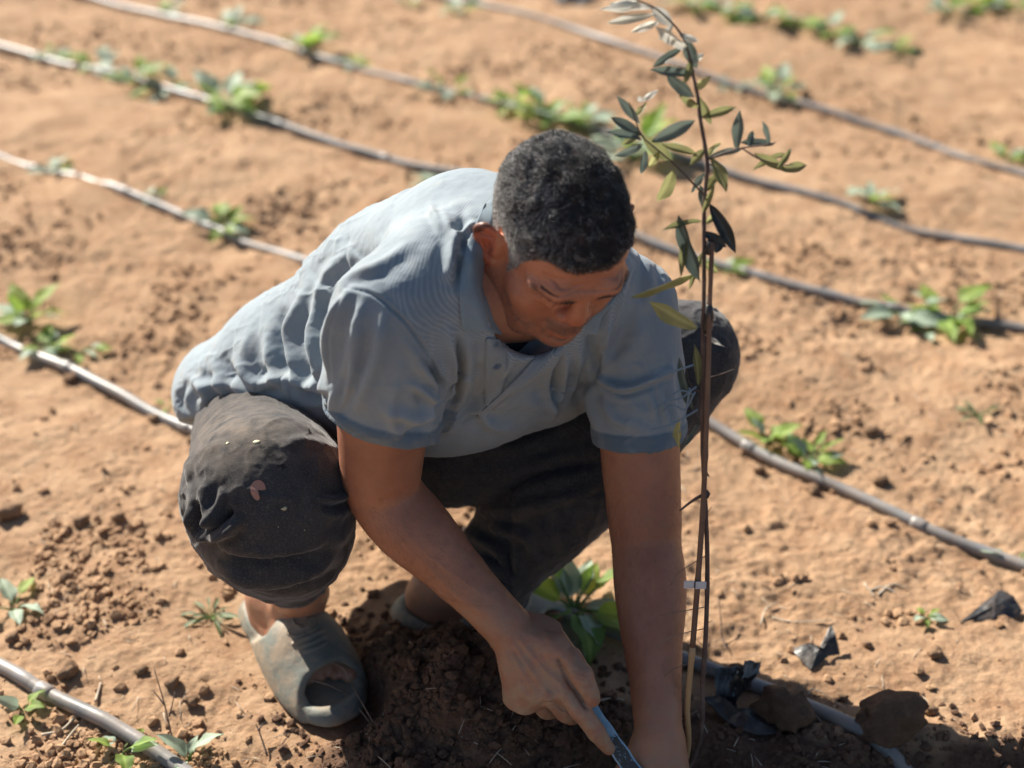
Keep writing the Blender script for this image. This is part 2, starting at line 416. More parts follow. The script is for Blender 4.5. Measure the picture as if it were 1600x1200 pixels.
    finger(h, [T(892, 1028, 1.784), T(911, 1062, 1.768), T(925, 1092, 1.770)], [.0135, .0130, .0105])
    h.ell(T(910, 1058, 1.768), (.0135, .0130, .0130), .005)
    
    out.append(h)
    # left hand, reaching down into the planting hole
    w = J['wrL']; fv = nrm(nrm(J['wrL'] - J['elL']) + np.array([0, -.1, -.4]))
    h2 = Field(w - [.07, .14, .20], w + [.07, .05, .05], .002, bad=.02)
    e = J['elL']; h2.chain([e, e * .8 + w * .2, e * .55 + w * .45, e * .25 + w * .75, w], [.0395, .0405, .0365, .0290, .0265], .012, n=12)
    h2.chain([w, w + fv * .03], [.0265, .026], .01)
    lat = nrm(np.cross(fv, [0, 1, .2]))
    for q, (o, ln) in enumerate(((-.030, .060), (-.010, .072), (.011, .068), (.030, .052))):
        b = w + fv * .012 + lat * o * .5; m_ = w + fv * (.088 - abs(o) * .25) + lat * o
        h2.chain([b, m_], [.017, .0125], .014)
        d = nrm(fv + lat * o * 2); c = nrm(d + np.array([0, .45, -.2])); c2 = nrm(d + np.array([0, .9, -.3]))
        finger(h2, [m_, m_ + d * ln * .42, m_ + d * ln * .42 + c * ln * .32, m_ + d * ln * .42 + c * ln * .32 + c2 * ln * .26], [.0115, .0102, .0092, .0075])
    b = w + fv * .02 - lat * .02
    h2.chain([b, b + nrm(fv - lat * .9) * .035], [.017, .0135], .012)
    finger(h2, [b + nrm(fv - lat * .9) * .035, b + nrm(fv - lat * .8) * .062, b + nrm(fv - lat * .35) * .088], [.0125, .011, .009])
    out.append(h2)
    # feet and ankles
    for an, kn, heel, toe in ((J['anR'], J['knR'], FOOT['R'][0], FOOT['R'][1]), (J['anL'], J['knL'], FOOT['L'][0], FOOT['L'][1])):
        d = nrm(toe - heel); l = np.array([d[1], -d[0], 0])
        p = Field(np.minimum(heel, toe) - .07, np.maximum(heel, toe) + [.07, .07, .30], .0024, bad=.03)
        z = np.array([0, 0, 1.0]); B = heel + z * .024
        p.chain([an + (kn - an) * .40, an + (kn - an) * .15, an, B + d * .035 + z * .035], [.047, .039, .034, .030], .015)
        p.chain([B + d * .024 + z * .012, B + d * .05 + z * .016], [.027, .028], .02)
        p.chain([B + d * .05 + z * .046, B + d * .12 + z * .026, B + d * .18 + z * .008], [.029, .024, .015], .018)
        p.chain([B + d * .05 - l * .010 + z * .004, B + d * .18 - l * .022 + z * .001], [.022, .015], .02)
        p.chain([B + d * .05 + l * .010 + z * .004, B + d * .18 + l * .018 + z * .001], [.022, .015], .02)
        for sgn in (1, -1): p.ell(an + l * sgn * .031 + z * .0, (.012, .013, .014), .012)
        for q in range(5):
            o = -.034 + q * .0165; ln = .212 - (0 if q else -.004) - q * .008
            p.chain([B + d * .18 + l * o * .9, B + d * ln + l * o], [.0095 if q else .0125, .0070 if q else .0105], .004)
        out.append(p)
    res = []
    for i, f in enumerate(out):
        V, Q = f.mesh(); V = relax(V, Q, 2)
        res.append((V, Q, i))
    return res
FOOT = dict(R=(atz(412, 964) * [1, 1, 0], atz(526, 1106) * [1, 1, 0]), L=(atz(652, 962) * [1, 1, 0], atz(880, 1012) * [1, 1, 0]))
for k_ in FOOT:
    a_, b_ = FOOT[k_]; c_ = (a_ + b_) / 2; d_ = nrm(b_ - a_); FOOT[k_] = (c_ - d_ * .125, c_ + d_ * .125)


HEM = {}
def build_shirt():
    f = Field([-.54, 1.28, .14], [.27, 2.08, .76], .0023, bad=.035)
    P = PEL; sR, sL = J['shR'], J['shL']
    e = lambda c, r, k=.06: f.ell(c, r, k, rot=TR)
    e(P + S_ * .01, (.170, .115, .11), 0)
    e(P + S_ * .10 - Fr * .01, (.172, .128, .15))
    e(P + S_ * .22 - Fr * .02, (.170, .120, .15))
    e(P + S_ * .34 - Fr * .015, (.165, .115, .13))
    e(P + S_ * .44 - Fr * .02, (.150, .105, .10))
    e((sR + sL) / 2 - S_ * .02 - Fr * .02, (.150, .092, .085))
    nk = neckB - Fr * .035 + S_ * .005
    f.chain([nk, sR * .5 + neckB * .5 + np.array([0, .02, .018]), sR + np.array([0, .01, .006])], [.070, .062, .058], .05)
    f.chain([nk, sL * .5 + neckB * .5 + np.array([0, .02, .018]), sL + np.array([0, .01, .006])], [.070, .056, .052], .05)
    e(att(775, 590, 1.93), (.13, .07, .09), .05)
    e(att(705, 635, 1.90), (.08, .05, .08), .05)
    e(att(865, 575, 1.97), (.07, .06, .08), .05)
    e(att(640, 412, 1.93), (.11, .08, .10), .06); e(att(560, 478, 1.98), (.085, .075, .10), .06); e(att(455, 548, 2.06), (.085, .075, .09), .06); e(att(702, 378, 1.83), (.09, .07, .085), .06); e(att(735, 350, 1.80), (.055, .05, .05), .05)
    g = Field(f.lo, f.lo + (f.n - 1) * f.h, f.h, bad=.035)      # the long tail of the shirt over the hips
    g.ell(att(352, 612, 2.12), (.075, .09, .075), 0); g.ell(att(430, 592, 2.07), (.09, .08, .075), .05); g.ell(att(500, 570, 2.02), (.07, .07, .08), .05)
    g.cut(att(400, 640, 2.0), cam2w((.06, -1, .12)))
    f.put(tuple(slice(0, k) for k in g.n), g.F, .03, 'add')
    for key, s, el, fr, rad, tilt in (('R', sR, J['elR'], .55, [.060, .066, .064, .062], cam2w((-.42, -.88, -.22))), ('L', sL, J['elL'], .55, [.054, .058, .054, .052], cam2w((.06, -1, -.30)))):
        g = Field(f.lo, f.lo + (f.n - 1) * f.h, f.h, bad=.035)
        end = s + (el - s) * (fr + .25); hc = s + (el - s) * fr
        g.chain([s, s + (end - s) * .35, s + (end - s) * .7, end], rad, .02, n=7)
        n = nrm(nrm(tilt) * .8 + nrm(el - s) * .4)
        HEM[key] = (hc, n)
        m = nrm(el - s)
        g.cut(hc, n)
        f.put(tuple(slice(0, k) for k in g.n), g.F, .022, 'add')
        # hollow end of the sleeve
        i = Field(f.lo, f.lo + (f.n - 1) * f.h, f.h, bad=.035)
        i.cone(hc - m * .035, hc + m * .06, rad[2] - .006, rad[3] - .004, 0)
        f.put(tuple(slice(0, k) for k in i.n), i.F, .003, 'sub')
    # neck opening
    f.chain([neckB - S_ * .03 + Fr * .015, att(838, 470, 1.70), att(850, 400, 1.62)], [.040, .062, .075], .012, 'sub')
    f.chain([att(826, 515, 1.735), att(815, 552, 1.76)], [.034, .012], .01, 'sub')
    return f
def build_torso():
    f = Field([-.52, 1.35, .12], [.24, 2.02, .72], .006, bad=.06)
    P = PEL; e = lambda c, r, k=.06: f.ell(c, r, k, rot=TR)
    e(P, (.15, .105, .11), 0); e(P + S_ * .2, (.135, .09, .15)); e(P + S_ * .36, (.14, .09, .12))
    f.chain([J['shR'], neckB, J['shL']], [.045, .062, .04], .04)
    V, Q = f.mesh(); return relax(V, Q, 2), Q
def build_pants():
    f = Field([-.50, 1.25, .04], [.37, 2.08, .56], .0025, bad=.045)
    P = PEL
    f.ell(P + [0, .01, .015], (.150, .092, .095), 0, rot=TR)
    f.chain([hipR, hipR * .5 + J['knR'] * .5 - [0, 0, .015], J['knR']], [.078, .084, .090], .04, n=6)
    f.chain([hipL, hipL * .5 + J['knL'] * .5, J['knL']], [.085, .084, .072], .04, n=6)
    f.ell(att(730, 722, 2.08), (.11, .06, .06), .04); f.ell(att(850, 690, 2.06), (.10, .06, .06), .04)
    k = J['knR']; a = J['anR']
    f.chain([k, k * .7 + a * .3, k * .47 + a * .53], [.090, .080, .060], .03, n=6)
    f.ell(att(418, 785, 1.84), (.100, .085, .100), .03)
    f.ell(att(462, 846, 1.90), (.064, .058, .052), .03)
    f.ell(att(368, 845, 1.92), (.042, .05, .045), .03)
    f.cone(a + (k - a) * .42, a + (k - a) * .28, .049, .050, .012)
    k = J['knL']; a = J['anL']
    f.chain([k, k * .6 + a * .4, k * .12 + a * .88, a - [0, 0, .012]], [.072, .080, .052, .046], .03, n=8)
    f.ell(att(850, 800, 2.07), (.072, .06, .065), .03); f.chain([att(840, 840, 2.06), att(828, 874, 2.05)], [.03, .016], .025); f.ell(att(765, 848, 2.09), (.036, .036, .042), .02); f.ell(att(700, 745, 2.09), (.055, .045, .034), .02)
    for kk, aa in ((J['knR'], J['anR']), (J['knL'], J['anL'])):
        m = nrm(aa - kk); f.cone(aa - m * (.075 if kk is J['knR'] else .01), aa + m * .05, .040, .046, .003, 'sub')
    return f

SHIRT_FOLDS = [
 ([(548, 452), (520, 500), (512, 570), (520, 630)], .007, 9), ([(500, 455), (488, 520), (498, 590), (508, 618)], .007, 10), ([(470, 470), (452, 530), (470, 600)], .006, 10),
 ([(505, 470), (500, 530), (512, 600)], -.006, 6), ([(420, 520), (430, 580), (470, 628)], .006, 11), ([(545, 395), (510, 430), (495, 470)], .004, 9), ([(590, 420), (545, 432), (520, 455)], .003, 7),
 ([(360, 570), (400, 600), (450, 590), (500, 612)], .005, 9), ([(300, 610), (350, 600), (400, 620)], .004, 9), ([(330, 560), (345, 600), (350, 625)], .004, 7), ([(400, 500), (380, 560), (390, 610)], .003, 12),
 ([(690, 330), (706, 375), (700, 430)], .006, 8), ([(742, 350), (715, 372), (738, 420)], .006, 6), ([(672, 322), (690, 360)], .004, 6), ([(722, 330), (722, 400), (715, 450)], -.005, 7),
 ([(600, 490), (588, 560), (560, 630)], .006, 12), ([(565, 470), (548, 540), (530, 600)], .004, 9), ([(640, 540), (668, 590), (690, 640)], .004, 9), ([(600, 640), (650, 655), (684, 640)], .005, 9),
 ([(640, 600), (675, 620), (690, 612)], .004, 6), ([(620, 690), (670, 660), (690, 600)], -.004, 6), ([(535, 640), (560, 670), (620, 690)], .002, 8), ([(660, 560), (682, 590), (690, 605)], -.005, 5),
 ([(702, 520), (706, 580), (700, 640)], .005, 8), ([(735, 530), (730, 600), (700, 668)], .005, 9), ([(718, 530), (716, 590), (698, 645)], -.006, 5), ([(760, 545), (758, 590), (745, 640)], .003, 8),
 ([(872, 548), (800, 600), (705, 662)], .0075, 7, .5), ([(862, 560), (792, 614), (715, 664)], -.006, 4), ([(880, 640), (800, 630), (720, 690)], .004, 14), ([(850, 600), (862, 640), (855, 660)], .004, 7),
 ([(888, 560), (876, 610), (862, 638)], .006, 5), ([(905, 540), (900, 590), (880, 625)], .005, 8), ([(925, 525), (930, 575), (905, 620)], -.005, 7), ([(945, 505), (935, 560)], .005, 10), ([(975, 440), (962, 500), (940, 560)], .004, 10),
 ([(925, 585), (975, 606), (1050, 578)], .0055, 7, -.3), ([(928, 594), (975, 616), (1045, 592)], -.004, 5), ([(922, 560), (918, 620), (932, 670)], .004, 7), ([(1000, 480), (990, 540), (940, 580)], .003, 12),
 ([(1030, 600), (1040, 650), (1052, 680)], .003, 5), ([(1015, 610), (1025, 655)], .002, 5), ([(1048, 560), (1050, 620), (1058, 660)], .003, 5),
 ([(560, 520), (548, 590), (530, 640)], .005, 6), ([(620, 600), (610, 650), (630, 690)], .003, 8), ([(655, 600), (672, 630), (668, 668)], .005, 6), ([(676, 570), (690, 612), (688, 660)], -.005, 5),
 ([(530, 600), (522, 640), (545, 668)], .005, 6), ([(640, 380), (600, 410), (560, 425)], .0035, 9), ([(480, 440), (470, 480), (455, 520)], .005, 9), ([(440, 490), (436, 540), (450, 590)], -.006, 9),
 ([(456, 560), (474, 600), (500, 600)], .006, 7), ([(470, 600), (490, 622), (512, 618)], -.004, 6), ([(350, 560), (372, 590), (400, 628)], -.004, 7), ([(300, 590), (320, 610), (318, 636)], .005, 7), ([(290, 600), (282, 625), (292, 645)], -.003, 5),
 ([(880, 560), (866, 600), (868, 640)], -.005, 4), ([(955, 470), (942, 520), (925, 556)], .004, 5), ([(1005, 400), (1015, 440), (1010, 480)], .003, 8), ([(940, 630), (960, 655), (1000, 668)], .003, 8), ([(745, 640), (770, 665), (800, 672)], .004, 8), ([(800, 560), (780, 600), (752, 630)], .003, 6),
]
SHIRT_SEAMS = [([(540, 450), (585, 462), (635, 505), (672, 560), (690, 606)], -.0022, 2.6), ([(990, 425), (968, 500), (930, 572)], -.0018, 2.6),
 ([(790, 532), (772, 575), (770, 640)], -.0015, 2.5), ([(535, 458), (512, 520), (516, 600)], -.002, 3), ([(738, 440), (718, 540), (705, 640)], .0009, 3)]
PANT_FOLDS = [
 ([(318, 760), (328, 800), (345, 830)], .010, 9), ([(345, 770), (335, 810), (322, 836)], .008, 6), ([(300, 770), (305, 820), (322, 845)], .008, 8, .3), ([(375, 815), (350, 832), (322, 838)], .011, 8),
 ([(312, 790), (318, 822)], -.010, 6), ([(362, 795), (350, 815), (332, 830)], -.008, 5), ([(322, 850), (345, 872), (380, 880), (470, 876), (520, 850)], -.009, 8), ([(330, 868), (380, 900), (450, 902), (530, 868)], .007, 9),
 ([(345, 890), (400, 915), (470, 918), (530, 890)], -.004, 5), ([(520, 700), (480, 690), (450, 690)], .003, 7),
 ([(545, 772), (520, 780), (498, 778)], .006, 5), ([(548, 785), (525, 795), (505, 792)], -.006, 5), ([(300, 655), (284, 700), (286, 760)], -.008, 5), ([(550, 820), (520, 850), (480, 870)], .004, 9),
 ([(300, 860), (330, 905), (380, 925)], .003, 6), ([(700, 690), (800, 700), (900, 660)], .005, 12), ([(780, 770), (840, 740), (940, 720)], -.010, 9), ([(740, 800), (840, 790), (950, 750)], .006, 10),
 ([(720, 830), (780, 860), (800, 890)], .006, 8), ([(760, 820), (820, 840), (836, 880)], .007, 8), ([(790, 850), (800, 900)], -.008, 5), ([(735, 870), (770, 885), (800, 905)], .005, 6), ([(730, 890), (765, 902), (800, 918)], -.004, 4)]
# ------------------------------------------------------------------ materials
class NT:
    def __init__(s, name):
        s.m = bpy.data.materials.new(name); s.m.use_nodes = True; s.t = s.m.node_tree; s.t.nodes.clear()
        s.out = s.n('ShaderNodeOutputMaterial'); s.b = s.n('ShaderNodeBsdfPrincipled'); s.l(s.b.outputs[0], s.out.inputs[0])
    def n(s, t, **k):
        x = s.t.nodes.new(t)
        for a, v in k.items(): setattr(x, a, v)
        return x
    def l(s, a, b): s.t.links.new(a, b)
    def set(s, **k):
        for a, v in k.items():
            i = s.b.inputs[a.replace('_', ' ')]
            if hasattr(v, 'is_linked') or isinstance(v, bpy.types.NodeSocket): s.l(v, i)
            else: i.default_value = v if not isinstance(v, tuple) or len(v) == 4 or len(i.default_value) == 3 else (*v, 1)
    def co(s, kind='Object', scale=None, rot=None):
        c = s.n('ShaderNodeTexCoord').outputs[kind]
        if scale is not None or rot is not None:
            m = s.n('ShaderNodeMapping'); s.l(c, m.inputs[0])
            if scale is not None: m.inputs['Scale'].default_value = scale
            if rot is not None: m.inputs['Rotation'].default_value = rot
            c = m.outputs[0]
        return c
    def noise(s, scale, detail=4, co=None, rough=.55, dist=0):
        x = s.n('ShaderNodeTexNoise'); x.inputs['Scale'].default_value = scale; x.inputs['Detail'].default_value = detail
        x.inputs['Roughness'].default_value = rough; x.inputs['Distortion'].default_value = dist
        s.l(co if co is not None else s.co(), x.inputs['Vector']); return x.outputs[0]
    def ramp(s, f, stops):
        x = s.n('ShaderNodeValToRGB'); e = x.color_ramp.elements
        while len(e) < len(stops): e.new(.5)
        for i, (p, c) in enumerate(stops):
            e[i].position = p; e[i].color = (*c, 1) if isinstance(c, tuple) else (c, c, c, 1)
        s.l(f, x.inputs[0]); return x.outputs[0]
    def mix(s, f, a, b, mode='MIX'):
        x = s.n('ShaderNodeMix', data_type='RGBA', blend_type=mode)
        for k, v in ((0, f), (6, a), (7, b)):
            if isinstance(v, bpy.types.NodeSocket): s.l(v, x.inputs[k])
            elif k == 0: x.inputs[0].default_value = v
            else: x.inputs[k].default_value = (*v, 1)
        return x.outputs[2]
    def math(s, op, a, b=0, clamp=False):
        x = s.n('ShaderNodeMath', operation=op, use_clamp=clamp)
        for k, v in ((0, a), (1, b)):
            if isinstance(v, bpy.types.NodeSocket): s.l(v, x.inputs[k])
            else: x.inputs[k].default_value = v
        return x.outputs[0]
    def attr(s, name):
        x = s.n('ShaderNodeAttribute', attribute_name=name); return x
    def bump(s, h, strength=.5, dist=.001, prev=None):
        x = s.n('ShaderNodeBump'); x.inputs['Strength'].default_value = strength; x.inputs['Distance'].default_value = dist
        s.l(h, x.inputs['Height'])
        if prev: s.l(prev, x.inputs['Normal'])
        return x.outputs[0]

def mat_skin():
    k = NT('skin')
    n1 = k.noise(9, 4); n2 = k.noise(60, 5); n3 = k.noise(420, 3); n4 = k.noise(1500, 2)
    c = k.mix(k.ramp(n1, [(.35, 0.), (.65, 1.)]), (.410, .172, .098), (.500, .232, .140))
    c = k.mix(k.ramp(n2, [(.45, 0.), (.75, .5)]), c, (.30, .112, .066))
    c = k.mix(k.math('MULTIPLY', k.attr('red').outputs['Fac'], 1.0), c, (.44, .115, .062))
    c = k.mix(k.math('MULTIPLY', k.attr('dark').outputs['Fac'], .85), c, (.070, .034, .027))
    dst = k.math('MULTIPLY', k.attr('dust').outputs['Fac'], k.ramp(n2, [(.35, .25), (.62, 1.)]))
    c = k.mix(dst, c, (.36, .235, .155))
    b = k.bump(n3, .55, .0009); b = k.bump(n4, .35, .0003, b); b = k.bump(n2, .25, .0025, b)
    k.set(Base_Color=c, Roughness=k.ramp(n3, [(.3, .36), (.7, .56)]), Normal=b, Subsurface_Weight=.06, Subsurface_Radius=(.010, .0035, .0018), Subsurface_Scale=.6)
    k.b.inputs['Specular IOR Level'].default_value = .42
    return k.m
def mat_shirt(plain=False, name='shirt_cloth', base=(.235, .280, .315)):
    k = NT(name)
    uv = k.attr('cloth').outputs['Vector']
    n1 = k.noise(5, 4); n2 = k.noise(35, 4); n3 = k.noise(1, 4, k.co('Object', (260, 260, 1400))); n4 = k.noise(1300, 2)
    b2 = tuple(x * .78 for x in base)
    c = k.mix(k.ramp(n1, [(.3, 0.), (.7, 1.)]), b2, base)
    c = k.mix(k.ramp(n4, [(.35, 0.), (.75, .28)]), c, tuple(min(1, x * 1.55) for x in base))
    w = k.n('ShaderNodeTexWave', wave_type='BANDS', bands_direction='Z', wave_profile='SIN'); w.inputs['Scale'].default_value = 105
    w.inputs['Distortion'].default_value = .12; w.inputs['Detail Scale'].default_value = 3.0
    k.l(uv, w.inputs['Vector'])
    dash = k.math('MULTIPLY', k.ramp(w.outputs[0], [(.50, 0.), (.80, 1.)]), k.attr('stripe').outputs['Fac'])
    if not plain:
        c = k.mix(k.math('MULTIPLY', k.math('MULTIPLY', dash, k.ramp(n2, [(.3, .2), (.6, 1.)])), .34), c, (.46, .52, .56))
    c = k.mix(k.math('MULTIPLY', k.attr('rib').outputs['Fac'], .9), c, (.100, .145, .190))
    dirt = k.math('MULTIPLY', k.ramp(n2, [(.52, 0.), (.75, .35)]), 1.)
    c = k.mix(dirt, c, (.33, .33, .31))
    b = k.bump(n4, .4, .0005); b = k.bump(n2, .35, .004, b)
    if not plain: b = k.bump(dash, .25, .0004, b)
    k.set(Base_Color=c, Roughness=.92, Normal=b, Sheen_Weight=.15, Sheen_Roughness=.5)
    k.b.inputs['Specular IOR Level'].default_value = .2
    return k.m
def mat_pants():
    k = NT('trouser_cloth')
    n1 = k.noise(7, 4); n2 = k.noise(520, 3, rough=.7); n3 = k.noise(45, 4); n5 = k.noise(1100, 2)
    c = k.mix(k.ramp(n1, [(.3, 0.), (.7, 1.)]), (.020, .022, .027), (.038, .040, .045))
    lint = k.ramp(n2, [(.50, 0.), (.72, 1.)])
    c = k.mix(k.math('MULTIPLY', lint, .55), c, (.15, .145, .14))
    dust = k.math('MULTIPLY', k.attr('dust').outputs['Fac'], k.ramp(n3, [(.3, .15), (.7, 1.)]))  # dust mask, with the knee's sunlit paleness mixed in
    c = k.mix(dust, c, (.22, .175, .135))
    c = k.mix(k.attr('scuff').outputs['Fac'], c, (.012, .012, .013))
    b = k.bump(n2, .5, .0009); b = k.bump(n5, .4, .0004, b); b = k.bump(n3, .3, .003, b)
    k.set(Base_Color=c, Roughness=.95, Normal=b, Sheen_Weight=.25, Sheen_Roughness=.4)
    k.b.inputs['Specular IOR Level'].default_value = .15
    return k.m
def mat_hair():
    k = NT('hair_strands'); a = k.attr('grey').outputs['Fac']
    k.set(Base_Color=k.mix(a, (.012, .011, .012), (.66, .64, .61)), Roughness=.32); k.b.inputs['Specular IOR Level'].default_value = .9
    k.b.inputs['Anisotropic'].default_value = .4
    return k.m
def simple(name, col, rough=.6, col2=None, scale=20, bump=0., bscale=80, spec=.4, metal=0., dist=.002, dust=0.):
    k = NT(name); n = k.noise(scale, 4); c = col
    c = k.mix(k.ramp(n, [(.35, 0.), (.65, 1.)]), col, col2 if col2 else tuple(x * .75 for x in col))
    if dust:
        c = k.mix(k.ramp(k.noise(scale * 1.7, 6, rough=.7), [(.42, 0.), (.62, dust)]), c, (.40, .27, .17))
    k.set(Base_Color=c, Roughness=rough, Metallic=metal)
    if bump: k.set(Normal=k.bump(k.noise(bscale, 5), bump, dist))
    k.b.inputs['Specular IOR Level'].default_value = spec
    return k.m
def mat_leaf(name, a, b, trans=.35, rough=.45, under=None, veins=True):
    k = NT(name)
    oi = k.n('ShaderNodeObjectInfo').outputs['Random']
    c = k.mix(oi, a, b)
    n = k.noise(90, 4); c = k.mix(k.ramp(n, [(.4, 0.), (.75, .4)]), c, tuple(x * .6 for x in a))
    if veins:
        v = k.attr('rib').outputs['Fac']; c = k.mix(k.math('MULTIPLY', v, .45), c, tuple(min(1, x * 1.8 + .03) for x in b))
    if under:
        g = k.n('ShaderNodeNewGeometry').outputs['Backfacing']; c = k.mix(g, c, under)
    k.set(Base_Color=c, Roughness=rough, Normal=k.bump(n, .3, .002)); k.b.inputs['Specular IOR Level'].default_value = .5
    t = k.n('ShaderNodeBsdfTranslucent'); k.l(k.mix(.5, c, tuple(min(1, x * 2.6) for x in b)), t.inputs[0])
    m = k.n('ShaderNodeMixShader'); m.inputs[0].default_value = trans
    k.l(k.b.outputs[0], m.inputs[1]); k.l(t.outputs[0], m.inputs[2]); k.l(m.outputs[0], k.out.inputs[0])
    return k.m
def mat_soil(name='sandy_soil', moist=0.0, sc_=None):
    k = NT(name); o = k.co('Object', (sc_,) * 3) if sc_ else k.co()
    n1 = k.noise(1.7, 5, o); n2 = k.noise(14, 6, o, .62); n3 = k.noise(110, 6, o, .68); n4 = k.noise(650, 3, o, .6)
    c = k.mix(k.ramp(n1, [(.32, 0.), (.68, 1.)]), (.375, .235, .138), (.465, .308, .190))
    c = k.mix(k.ramp(n2, [(.40, 0.), (.66, .85)]), c, (.290, .165, .092))
    c = k.mix(k.ramp(n3, [(.50, 0.), (.80, .6)]), c, (.52, .37, .245))
    c = k.mix(k.ramp(n4, [(.56, 0.), (.74, .45)]), c, (.17, .095, .058))
    a = k.attr('moist').outputs['Fac'] if moist == 0 else moist
    wet = k.mix(k.ramp(n3, [(.35, 0.), (.65, 1.)]), (.085, .048, .034), (.165, .098, .065))
    if moist == 0:
        a = k.ramp(k.math('ADD', a, k.math('MULTIPLY', k.math('SUBTRACT', n3, .5), .5)), [(.25, 0.), (.75, 1.)])
    c = k.mix(a, c, wet)
    n6 = k.noise(1, 5, k.co('Object', (38, 95, 60)), .65, 1.5); b = k.bump(n3, .7, .008); b = k.bump(n6, .45, .006, b); b = k.bump(n4, .6, .0022, b)
    k.set(Base_Color=c, Roughness=.96, Normal=b); k.b.inputs['Specular IOR Level'].default_value = .15
    return k.m
M = {}
M['skin'] = mat_skin(); M['shirt'] = mat_shirt(); M['collar'] = mat_shirt(True, 'collar_cloth', (.215, .285, .335)); M['pants'] = mat_pants(); M['hair'] = mat_hair()
M['under'] = simple('undershirt_cloth', (.018, .022, .032), .95)
M['slide'] = simple('slide_foam', (.185, .195, .165), .62, (.145, .155, .135), 12, .25, 160, .4, dust=.55)
M['button'] = simple('button_plastic', (.13, .16, .19), .35)
M['soil'] = mat_soil(); M['dug'] = mat_soil('dug_soil', .93); M['clod_dug'] = mat_soil('dug_soil_clod', .85, .03); M['clod_dry'] = mat_soil('dry_soil_clod', .30, .014); M['dry'] = simple('dry_soil_clods', (.39, .25, .15), .95, (.28, .17, .10), 30, .6, 150, .1)
M['pipe'] = simple('drip_pipe_plastic', (.13, .128, .126), .42, (.24, .24, .24), 9, .25, 60, .5, dust=.28)
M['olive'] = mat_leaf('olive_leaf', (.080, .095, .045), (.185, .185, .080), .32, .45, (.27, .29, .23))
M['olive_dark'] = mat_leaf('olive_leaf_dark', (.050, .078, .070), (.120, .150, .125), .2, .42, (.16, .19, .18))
M['olive_black'] = mat_leaf('olive_leaf_shaded', (.014, .018, .020), (.022, .030, .032), .05, .5, (.05, .06, .06))  # leaf copy with its shade put into a near-black colour
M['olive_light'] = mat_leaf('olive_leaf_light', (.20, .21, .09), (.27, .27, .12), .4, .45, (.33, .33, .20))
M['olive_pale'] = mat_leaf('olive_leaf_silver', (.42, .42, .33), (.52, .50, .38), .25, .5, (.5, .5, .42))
M['green'] = mat_leaf('crop_leaf', (.125, .225, .040), (.245, .345, .065), .45, .6)
M['glauc'] = mat_leaf('crop_leaf_pale', (.23, .31, .22), (.32, .40, .30), .25, .65)
M['weed'] = mat_leaf('weed_leaf', (.06, .10, .035), (.12, .16, .06), .3, .5)
M['stem'] = simple('sapling_bark', (.085, .058, .050), .8, (.15, .105, .085), 60, .5, 300)
M['cane'] = simple('cane_bark', (.20, .125, .085), .65, (.13, .075, .055), 14, .5, 200)
M['cane_base'] = simple('cane_bare_wood', (.50, .32, .16), .55, (.40, .24, .12), 14, .3, 200)
M['pstem'] = simple('seedling_stem', (.16, .24, .07), .5)
M['twig'] = simple('dry_twig', (.33, .24, .17), .8, (.16, .10, .07), 30)
M['pale'] = simple('dry_stalk', (.52, .45, .36), .8, (.38, .31, .23), 30)
M['black'] = simple('black_plastic', (.012, .013, .015), .45, (.022, .024, .028), 25, .3, 60, .5, dust=.12)
M['silver'] = simple('faded_plastic', (.20, .23, .25), .5, (.06, .07, .08), 40, .3, 60)
M['tag'] = simple('tag_plastic', (.62, .60, .60), .5, (.52, .49, .49), 60)
M['ink'] = simple('tag_slot', (.05, .05, .06), .6)
def mat_blade():
    k = NT('worn_blue_metal'); n = k.noise(1, 6, k.co('Object', (210, 210, 210)), .75); n2 = k.noise(60, 4)
    f = k.ramp(k.math('ADD', k.math('MULTIPLY', n, .7), k.math('MULTIPLY', k.attr('worn').outputs['Fac'], .42)), [(.66, 0.), (.72, 1.)])
    c = k.mix(k.ramp(n2, [(.4, 0.), (.7, 1.)]), (.17, .30, .42), (.28, .40, .50))
    c = k.mix(f, c, (.035, .035, .04))
    k.set(Base_Color=c, Roughness=.5, Metallic=.15, Normal=k.bump(n, .5, .0008)); return k.m
M['blade'] = mat_blade()
# ------------------------------------------------------------------ the person
from mathutils.bvhtree import BVHTree
def inpoly(P, poly):
    poly = np.asarray(poly, float); x, y = P[:, 0], P[:, 1]; c = np.zeros(len(P), bool); j = len(poly) - 1
    for i in range(len(poly)):
        xi, yi = poly[i]; xj, yj = poly[j]
        c ^= ((yi > y) != (yj > y)) & (x < (xj - xi) * (y - yi) / (yj - yi + 1e-12) + xi); j = i
    return c
def bvh(V, Q): return BVHTree.FromPolygons([tuple(v) for v in V], [tuple(int(i) for i in q) for q in Q])
def hit(tree, px, py, default=None):
    d = Vector(ray(px, py)); l = d.length; loc, no, i, dist = tree.ray_cast(Vector(CAMP), d / l)
    return default if loc is None else dist / l
def facing(V, Q):
    N = vnormals(V, Q); d = V - CAMP; d /= np.linalg.norm(d, axis=1)[:, None]; return -(N * d).sum(1)

man = empty('person', (float(PEL[0]), float(PEL[1]), 0.0))
tag(man, 'man in grey-blue polo shirt and dark trousers squatting to plant the sapling, head bowed', 'person')
MO = np.array(man.location)
def part(name, V, F, mat, attrs=None, parent=None, sm=True):
    o = mesh_obj(name, np.asarray(V) - MO, F, mat, None, sm, attrs); o.parent = parent or man; return o

